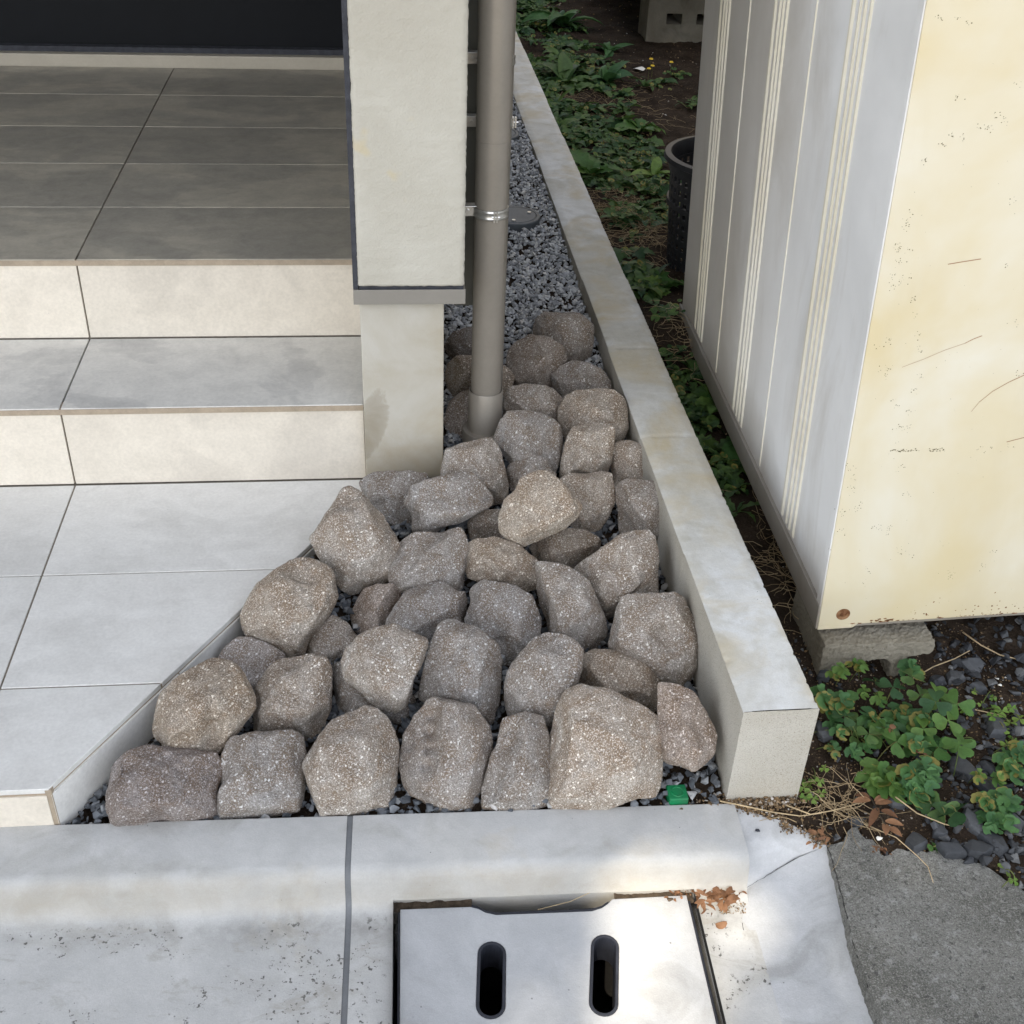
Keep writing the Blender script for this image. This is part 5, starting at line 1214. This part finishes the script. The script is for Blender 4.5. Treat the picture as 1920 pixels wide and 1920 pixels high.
scallop([(1700, 1330), (1690, 1345), (1735, 1350), (1640, 1345), (1660, 1360), (1750, 1380), (1725, 1395)], 'tangled scalloped leaves filling the heart of the clump', 51, 'leaf_blue', size=(.011, .017), hz=(.015, .04), per=6, spread=.018)
# stalks
def stalk(pxs, Z, Y0, label, name, branches, flower=None, mat='twig', r0=.0011):
    base = atg(*pxs[0]); t = empty(name, base, label, 'stalk'); mb = MB()
    pts = [base]+[atY(x, y, base.y-.003*i) for i, (x, y) in enumerate(pxs[1:], 1)]
    mb.tube(pts, [r0*(1-.5*i/len(pts)) for i in range(len(pts))], 6, .3)
    for br_ in branches:
        q = [atY(x, y, base.y-.004*i) for i, (x, y) in enumerate(br_)]
        mb.tube(q, [r0*.7*(1-.4*i/len(q)) for i in range(len(q))], 5, .5)
        e = q[-1]; mb.tube([e, e+Vector((0, 0, .006))], [.0016, .0008], 6, .9)
    mb.build('stems', mat, t, True)
    if flower:
        c = atY(*flower, base.y-.012); L_ = Leafy()
        for k in range(8): a = k*.785; L_.round_leaf(c+Vector((.002*math.cos(a), 0, .002*math.sin(a))), .0026, (math.cos(a)*.6, -1, math.sin(a)*.6), 1, 0)
        L_.mb.build('flower', 'yellow_petal', t, True)
stalk([(1340, 700), (1345, 660), (1347, 630), (1346, 615)], -.07, 0, 'thin stalk with one small yellow flower against the cabinet side', 'flower_stalk', [[(1346, 625), (1341, 605), (1338, 592)], [(1347, 622), (1350, 603), (1360, 597)], [(1348, 640), (1349, 615), (1349, 600)]], (1348, 638), 'stem_green')
stalk([(1370, 810), (1374, 780), (1378, 750), (1377, 727)], -.07, 0, 'straight bare twig left of the branching one', 'bare_twig', [[(1378, 738), (1375, 724)]])
stalk([(1385, 860), (1392, 835), (1396, 800), (1401, 770), (1411, 745), (1419, 738)], -.07, 0, 'branching bare seed-head twig against the cabinet side', 'bare_twig', [[(1390, 840), (1410, 812), (1414, 800)], [(1396, 800), (1398, 770), (1394, 755)], [(1401, 770), (1405, 750), (1396, 728)], [(1408, 755), (1412, 772), (1408, 780)], [(1410, 780), (1418, 772)]])
# dry grass
def straw(name, label, region, count, seed, length=(.04, .12), lift=.012, kind=None, rad=.0007, curl=.6, cat='dry grass'):
    rg = random.Random(seed); mb = MB()
    for _ in range(count):
        x, y = region(rg); a = rg.uniform(0, 6.28); l_ = rg.uniform(*length); p = Vector((x, y, gz(x, y)+.002+rg.random()*lift)); pts = [p.copy()]; n_ = 6
        for k in range(n_):
            a += rg.gauss(0, curl/2); p = p+Vector((math.cos(a), math.sin(a), rg.gauss(0, .22)))*(l_/n_); p.z = max(p.z, gz(p.x, p.y)+.001); pts.append(p.copy())
        mb.tube(pts, [rad*(1-.6*k/n_) for k in range(n_+1)], 4, rg.random(), cap=False)
    o = mb.build(name, 'straw', None, True); return tag(o, label, cat, kind=kind)
def gauss_px(px, py, sx, sy):
    c = atg(px, py); return lambda rg: (c.x+rg.gauss(0, sx), c.y+rg.gauss(0, sy))
straw('dry_grass', 'tangle of pale dry grass roots lying in front of the wall end', gauss_px(1575, 1515, .026, .020), 60, 61, (.04, .10), .02)
straw('dry_straw', 'mat of brown dry straw on the garden soil beside the basket', gauss_px(1185, 410, .10, .20), 520, 62, (.04, .12), .014, 'stuff')
straw('withered_grass', 'thin withered grass along the far soil between the weeds', gauss_px(1120, 200, .16, .25), 300, 63, (.04, .12), .01, 'stuff')
straw('dead_roots', 'dead brown roots in the slot between the wall and the cabinet base', gauss_px(1462, 1065, .014, .09), 90, 64, (.03, .09), .02)
straw('dead_weed', 'dry brown stems gathered at the far end of the cabinet rail', gauss_px(1285, 640, .035, .10), 90, 65, (.04, .11), .03)
def long_straw(px, Z, label, r0=.0013):
    mb = MB(); pts = [at(x, y, z) for x, y, z in px]; mb.tube(pts, [r0*(1-.5*i/len(pts)) for i in range(len(pts))], 6, .7)
    o = mb.build('straw_stem', 'straw', None, True); tag(o, label, 'straw', 'loose straw stems')
long_straw([(1712, 1272, -.06), (1750, 1250, -.055), (1790, 1235, -.045), (1818, 1220, -.035)], 0, 'thick straw stem pointing up right beside the hollow block')
long_straw([(1805, 1185, -.05), (1840, 1210, -.06), (1875, 1228, -.065), (1925, 1240, -.07)], 0, 'curved straw stem at the right edge under the cabinet', .0016)
long_straw([(1650, 1470, -.07), (1680, 1495, -.065), (1720, 1525, -.068), (1770, 1545, -.07), (1805, 1553, -.078)], 0, 'long straw stem across the soil below the clover')
long_straw([(1620, 1545, -.078), (1680, 1570, -.072), (1720, 1605, -.08), (1740, 1625, -.083), (1750, 1655, -.085)], 0, 'forked straw stem lying onto the old concrete', .0009)
long_straw([(1350, 1502, -.07), (1390, 1510, -.072), (1450, 1523, -.072), (1500, 1530, -.074), (1540, 1525, -.076)], 0, 'long brown runner lying along the kerb end in front of the wall')
long_straw([(1475, 1510, -.07), (1520, 1527, -.068), (1560, 1520, -.07), (1632, 1500, -.072)], 0, 'pale root stem running under the brown leaf sprig', .0012)
long_straw([(1800, 1325, -.065), (1840, 1333, -.062), (1880, 1342, -.066)], 0, 'short pale straw above the right-hand slates')
long_straw([(1008, 1706, -.148), (1070, 1690, -.14), (1118, 1668, -.125)], 0, 'single straw caught across the hand hole of the lid', .0007)
# brown leaves
def brown_sprig():
    L_ = Leafy(); mid = at(1640, 1510, -.072); pts = [at(1622, 1480, -.070), at(1638, 1505, -.068), at(1650, 1530, -.068), at(1668, 1560, -.07)]
    L_.st.tube(pts, .0010, 5, .2)
    for (bx_, by_), (tx, ty) in (((1630, 1495), (1607, 1488)), ((1632, 1500), (1603, 1500)), ((1640, 1502), (1668, 1492)), ((1642, 1507), (1672, 1500)), ((1646, 1515), (1632, 1543)), ((1652, 1520), (1682, 1528)), ((1660, 1540), (1692, 1543)), ((1660, 1545), (1662, 1560)), ((1665, 1552), (1690, 1563))):
        a = at(bx_, by_, -.069); e = at(tx, ty, -.066); d = e-a; L_.leaf(a, (d.x, d.y, 0), d.length*1.15, .013, up=.15, droop=.3, r=.5+.5*math.sin(tx), fold=.3, n=6)
    return L_.finish('leaf_sprig', mid, 'dead brown sprig of oval leaves lying on the soil near the old concrete', 'leaf sprig', 'leaf_brown', stem='twig')
brown_sprig()
def crumple(px, py, Z, n_, spread, label, name, seed, mat='leaf_brown', size=(.008, .018), cat='dead leaves'):
    rg = random.Random(seed); L_ = Leafy(); c = at(px, py, Z)
    for _ in range(n_):
        a = rg.uniform(0, 6.28); p = c+Vector((rg.gauss(0, spread), rg.gauss(0, spread*.8), rg.uniform(0, .010))); l_ = rg.uniform(*size)
        L_.leaf(p, (math.cos(a), math.sin(a), 0), l_, l_*rg.uniform(.2, .6), up=rg.uniform(-.1, .7), droop=rg.uniform(0, 1.2), roll=rg.uniform(-1, 1), r=rg.random(), fold=rg.uniform(-.5, .8), n=5)
    o = L_.mb.build(name, mat, None, True); return tag(o, label, cat)
crumple(1348, 1685, -.138, 60, .015, 'heap of curled brown dead leaves at the top right corner of the drain lid', 'leaf_litter', 71, size=(.010, .026))
crumple(1535, 1572, -.080, 16, .010, 'crumpled brown leaf at the tip of the mortar', 'dead_leaf', 72)
crumple(1728, 1415, -.060, 6, .006, 'pinkish withered leaf on top of the clover', 'dead_leaf', 73)
crumple(1665, 1370, -.045, 4, .004, 'curled brown leaf in the middle of the clover', 'dead_leaf', 74)
crumple(1655, 1600, -.088, 12, .008, 'brown crumbs of leaf in the notch of the old concrete', 'dead_leaf', 75, size=(.005, .012))
crumple(1170, 1500, -.071, 3, .003, 'dark red and green leaf curled over the kerb edge', 'dark_leaf', 76, 'leaf_red', (.020, .028), 'leaf')
mb = MB()
o = crumple(1270, 1672, -.146, 40, .012, 'brown leaf crumbs and grit in the gap above the lid', 'leaf_crumbs', 77, size=(.004, .012))
# silt in the gap between kerb and lid
def silt(name, u0_, u1_, label, seed, z=-.1475):
    rg = random.Random(seed); nu_ = 60; nv__ = 8; vs = []; fs = []
    for i in range(nu_+1):
        for j in range(nv__+1):
            u = u0_+(u1_-u0_)*i/nu_; v = .107+(.1325-.107)*j/nv__; vs.append(kp(u, v, z+.004*noise.noise((u*60, v*60, seed))+.002*noise.noise((u*200, v*200, seed))+(.003 if j > 5 else 0)))
    for i in range(nu_):
        for j in range(nv__): a = i*(nv__+1)+j; fs.append((a, a+1, a+nv__+2, a+nv__+1))
    return tag(mesh(name, vs, fs, 'silt', None, True), label, 'silt', kind='stuff')
silt('silt', .588, .708, 'dark dirt packed in the gap left of the hand hole', 1)
silt('silt', .925, 1.046, 'brown dirt packed in the gap right of the hand hole', 2)
# grit and slate stones on the soil
def soil_pick(x0, x1, y0, y1):
    def f(rg):
        x, y = rg.uniform(x0, x1), rg.uniform(y0, y1)
        if wall_x(y)-.005 < x < wall_x(y)+WT+.004 and y > WY-.002: return None, None
        if in_poly(x, y, pc): return None, None
        if x < wall_x(y) and y > WY: return None, None
        if y < -.872-.0215*(x-1.1) and x < 1.25: return None, None
        if y < -.90-.19*(x-1.2) and x < 1.33: return None, None
        return x, y
    return f
scatter('grit', 2600, soil_pick(1.16, 1.75, -1.0, -.45), (.0025, .006), lambda x, y: gz(x, y)+.001, 'tan_gravel', 8, 'tan grit and crumbs on the soil in front of the wall end', 'grit')
c_ = at(1420, 1505, -.08)
scatter('tan_grit', 900, lambda rg: (c_.x+rg.gauss(0, .05), c_.y+rg.gauss(0, .010)-(.0)), (.003, .008), lambda x, y: -.080, 'tan_gravel', 18, 'yellowish grit along the foot of the wall end', 'grit')
scatter('garden_grit', 2600, soil_pick(1.25, 2.9, -.3, 5), (.004, .013), lambda x, y: gz(x, y)+.001, 'tan_gravel', 9, 'scattered crumbs and tiny stones on the dark garden soil', 'grit')
_mb = [(1366, 1508), (1394, 1514), (1420, 1523), (1467, 1535), (1474, 1552), (1524, 1563), (1530, 1578), (1548, 1579)]
def border_pick(rg):
    i = rg.randrange(len(_mb)-1); t_ = rg.random(); p = at(_mb[i][0]*(1-t_)+_mb[i+1][0]*t_+rg.gauss(0, 4), _mb[i][1]*(1-t_)+_mb[i+1][1]*t_+rg.gauss(-1, 4.5), -.08); return p.x, p.y
scatter('border_grit', 900, border_pick, (.002, .006), lambda x, y: -.0805, 'tan_gravel', 28, 'tan sand and soil crumbs spilling over the edge of the white mortar', 'grit')
scatter('loose_sand', 260, lambda rg: (lambda p: (p.x, p.y))(at(rg.uniform(1350, 1398), rg.uniform(1680, 1712), -.14)), (.0015, .004), lambda x, y: -.142, 'tan_gravel', 29, 'sand and crumbs around the leaf heap by the drain lid', 'grit')
def slate_pick(rg):
    px, py = rg.uniform(1730, 2000), rg.uniform(1170, 1720)
    if py > 1560+(px-1700)*.5: return None, None
    if rg.random() > (px-1700)/180+.15: return None, None
    p = at(px, py, -.08)
    if in_poly(p.x, p.y, pc): return None, None
    return p.x, p.y
scatter('slate_chips', 620, slate_pick, (.010, .026), lambda x, y: gz(x, y)+.002, 'slate_gravel', 10, 'dark slate chips covering the soil at the lower right', 'gravel')
scatter('slate_grit', 260, soil_pick(1.29, 1.7, -.95, -.45), (.008, .018), lambda x, y: gz(x, y)+.001, 'slate_gravel', 12, 'sparse small dark chips in the soil around the clover clump', 'gravel')
def slate(px, py, wpx, hpx, ang, label, seed, mat='slate_gravel'):
    rg = random.Random(seed); p = at(px, py, -.075); g0 = gz(p.x, p.y); sc = 1.9/FPX*1.08
    bm = bmesh.new(); a0 = R(ang)
    for k in range(6):
        t = 6.283*k/6+rg.uniform(-.4, .4); rr = rg.uniform(.78, 1.2); x = math.cos(t)*wpx*.5*sc*rr; y = math.sin(t)*hpx*.62*sc*rr
        for z, s_ in ((-.008, 1.), (.003, 1), (.009, rg.uniform(.6, .95))):
            bm.verts.new((x*s_*math.cos(a0)-y*s_*math.sin(a0), x*s_*math.sin(a0)+y*s_*math.cos(a0), z*rg.uniform(.8, 1.2)))
    bmesh.ops.convex_hull(bm, input=bm.verts[:]); bmesh.ops.delete(bm, geom=[v for v in bm.verts if not v.link_faces], context='VERTS')
    me = bpy.data.meshes.new('slate_stone'); bm.to_mesh(me); bm.free()
    a = me.attributes.new('rnd', 'FLOAT', 'POINT'); a.data.foreach_set('value', [rg.uniform(.3, .9)]*len(me.vertices))
    me.materials.append(MAT[mat]); o = link(bpy.data.objects.new('slate_stone', me)); o.location = (p.x, p.y, g0+.006); o.rotation_euler = (rg.uniform(-.25, .25), rg.uniform(-.25, .25), 0)
    bv = o.modifiers.new('b', 'BEVEL'); bv.width = .0006; bv.segments = 1
    tag(o, label, 'slate stone', 'loose slate stones')
for i, a in enumerate([
    (1540, 1277, 32, 24, 0, 'dark slate between the wall and the light scalloped weed'), (1540, 1375, 26, 46, 10, 'rounded grey-brown stone leaning on the wall end'),
    (1755, 1280, 34, 20, 0, 'pale-topped slate right of the round weed by the block'), (1790, 1275, 34, 34, -20, 'big angular slate behind the clover'),
    (1823, 1255, 46, 40, 0, 'blocky slate near the right end of the thick straw'), (1830, 1298, 38, 18, -10, 'flat blue slate above the right clover patch'),
    (1812, 1437, 46, 52, 20, 'largest smooth dark slate beside the big clover'), (1865, 1375, 44, 56, -30, 'brown flat stone between the big clover and the right-hand patch'),
    (1720, 1570, 46, 36, -20, 'dark slate at the top of the old concrete edge'), (1762, 1555, 30, 22, 0, 'small slate right of the long straw tip'),
    (1820, 1542, 36, 40, 30, 'pointed slate below the slender sprigs'), (1862, 1575, 36, 50, 25, 'upright triangular slate in the lower right'),
    (1785, 1590, 52, 22, -25, 'long slate lying along the concrete edge'), (1840, 1590, 52, 30, -20, 'wide dark slate left of the triangular one'),
    (1868, 1470, 70, 40, -25, 'broad slate slab under the slender sprigs'), (1855, 1435, 26, 34, 10, 'small upright slate under the ferny weed'),
    (1680, 1500, 34, 24, -10, 'grey slate behind the brown sprig'), (1607, 1532, 24, 14, 0, 'little grey stone left of the brown sprig'),
    (1902, 1540, 34, 40, 0, 'slate at the right edge beside the scalloped weed')]):
    slate(*a, 80+i)
def chip(px, py, s_, label, mat='paper', z=-.078):
    rg = random.Random(int(px)); p = at(px, py, z); vs, fs = rg.choice(SH); o = mesh('white_chip', [Vector((v.x, v.y, v.z*.5))*s_*.5 for v in vs], fs, mat); o.location = (p.x, p.y, max(z, gz(p.x, p.y)+.002) if py > 1200 else gz(p.x, p.y)+.006); tag(o, label, 'stone chip', 'white stone chips')
chip(1746, 1508, .010, 'white chip below the clover clump'); chip(1648, 1572, .011, 'white chip in the notch by the old concrete'); chip(1866, 1281, .009, 'upper of two white chips above the right clover patch')
chip(1872, 1291, .008, 'lower of two white chips above the right clover patch'); chip(1616, 1446, .005, 'tiny white chip on the soil by the wall end')
# paper scrap
p = atg(1198, 134); v = []
for k in range(12):
    a = 6.283*k/12; rr = .024*(1+.3*noise.noise((k*1.7, 0, 0))); v.append((p.x+rr*math.cos(a)*1.1, p.y+rr*.9*math.sin(a), gz(p.x, p.y)+.012+.004*math.sin(a*2)))
v.append((p.x, p.y, gz(p.x, p.y)+.018)); o = mesh('paper_scrap', v, [(12, k, (k+1) % 12) for k in range(12)], 'paper'); so_ = o.modifiers.new('s', 'SOLIDIFY'); so_.thickness = .001
tag(o, 'white scrap of litter lying on the dark garden soil', 'litter')
# dark pebble on the mortar
p = at(1420, 1560, -.082); vs, fs = SH[3]; o = mesh('pebble', [Vector((v.x, v.y, v.z*.8))*.0042 for v in vs], fs, 'rim_plastic'); o.location = p+Vector((0, 0, .003)); tag(o, 'tiny black pebble alone on the white mortar', 'pebble')
# wild flowers on soil
L_ = Leafy()
pts_ = [(1221, 110), (1224, 121), (1259, 116), (1217, 128)]
for i, (x, y) in enumerate(pts_):
    L_ = Leafy(); p = atg(x, y, off=.05); g0 = gz(p.x, p.y); t = empty('small_flower', (p.x, p.y, g0), ('tiny yellow flower near the paper scrap, ' + ['upper left', 'second from the right', 'rightmost', 'lowest'][i] + ' of the four'), 'flower', 'tiny yellow flowers')
    for k in range(7): a = k*.9; L_.round_leaf(Vector((p.x+.004*math.cos(a), p.y+.004*math.sin(a), g0+.05)), .005, (math.cos(a)*.4, math.sin(a)*.4-.3, 1), 1, 0)
    L_.mb.build('petals', 'yellow_petal', t, True); m_ = MB(); m_.tube([(p.x, p.y, g0), (p.x, p.y, g0+.048)], .0008, 5, .5); m_.build('stem', 'stem_green', t)

# ================================================================ ADDED OUT OF VIEW TO SHADE THE PLACE
nb = empty('added_shade_house', (6, 7, 0), 'cream house added unseen beyond the garden to shade it', 'house')  # unseen house added to keep the garden dark
b = MB(); b.box((1.7, 6.4, -.2), (10, 13, 4.0)); b.box((3.4, -.2, -.2), (10, 6.4, 3.2)); b.build('wall', 'far_wall', nb)
b = MB(); b.box((1.72, 3.3, .40), (3.39, 6.39, .52)); b.build('shade_deck', 'bark', nb)  # overhead slab added out of view to darken the far soil
# unseen tree added for shade; leaves thinned out to shape the sun patch
gap = [at(x, y, GZ) for x, y in ((1165, 1670), (1195, 1630), (1240, 1612), (1310, 1645), (1400, 1680), (1420, 1720), (1405, 1775), (1365, 1850), (1335, 1910), (1320, 2000), (1300, 2120), (1150, 2120), (1150, 1860), (1150, 1740))]
gapxy = [(p.x, p.y) for p in gap]
tree = empty('added_shade_tree', (-2.2, -5.6, -.15), 'leafy tree added unseen behind the viewer to shade the place', 'tree')
mb = MB(); mb.tube([(-2.2, -5.6, -.2), (-2.15, -5.5, 2.2), (-1.9, -5.3, 4.6), (-1.7, -5.4, 6.8)], [.2, .17, .13, .08], 12)
for q in ((.3, -4.2, 7.6), (-3.8, -4.4, 7.6), (-1.0, -7.4, 7.7), (1.0, -3.8, 8.2)): mb.tube([(-1.9, -5.3, 4.6), ((q[0]-1.9)/2, (q[1]-5.3)/2, 6.2), q], [.09, .06, .02], 8)
mb.build('trunk', 'bark', tree, True)
rg = random.Random(99); mb = MB()
ctr = Vector((.75, .75, 0))+SUND*10.5; ax = Vector((4.0, 4.0, 1.9))
n_ = 0
gx0, gx1, gy0, gy1 = min(p[0] for p in gapxy)-.2, max(p[0] for p in gapxy)+.2, min(p[1] for p in gapxy)-.2, max(p[1] for p in gapxy)+.2
def shadow_pt(p): return p-SUND*((p.z-GZ)/SUND.z)
while n_ < 34000:
    q = Vector((rg.uniform(-1, 1), rg.uniform(-1, 1), rg.uniform(-1, 1)))
    if q.length > 1: continue
    p = ctr+Vector((q.x*ax.x, q.y*ax.y, q.z*ax.z)); n_ += 1
    g_ = shadow_pt(p); s_ = rg.uniform(.14, .19)
    near = gx0 < g_.x < gx1 and gy0 < g_.y < gy1
    if near: s_ *= .35
    for rep_ in range(5 if near else 1):
        if rep_: p = p+Vector((rg.gauss(0, .06), rg.gauss(0, .06), rg.gauss(0, .06)))
        a = Vector((rg.gauss(0, 1), rg.gauss(0, 1), rg.gauss(0, .4))).normalized(); b_ = a.cross(Vector((rg.gauss(0, .5), rg.gauss(0, .5), 1))).normalized()
        quad = [p-a*s_*.6, p-b_*s_*.35, p+a*s_*.6, p+b_*s_*.35]
        if near and rg.random() < .85 and any(in_poly(w_.x, w_.y, gapxy) for w_ in map(shadow_pt, quad+[p])): continue
        mb.add(quad, [(0, 1, 2, 3)], rg.random())
mb.build('crown', 'crown_leaf', tree)
print('objects', len(scene.objects))
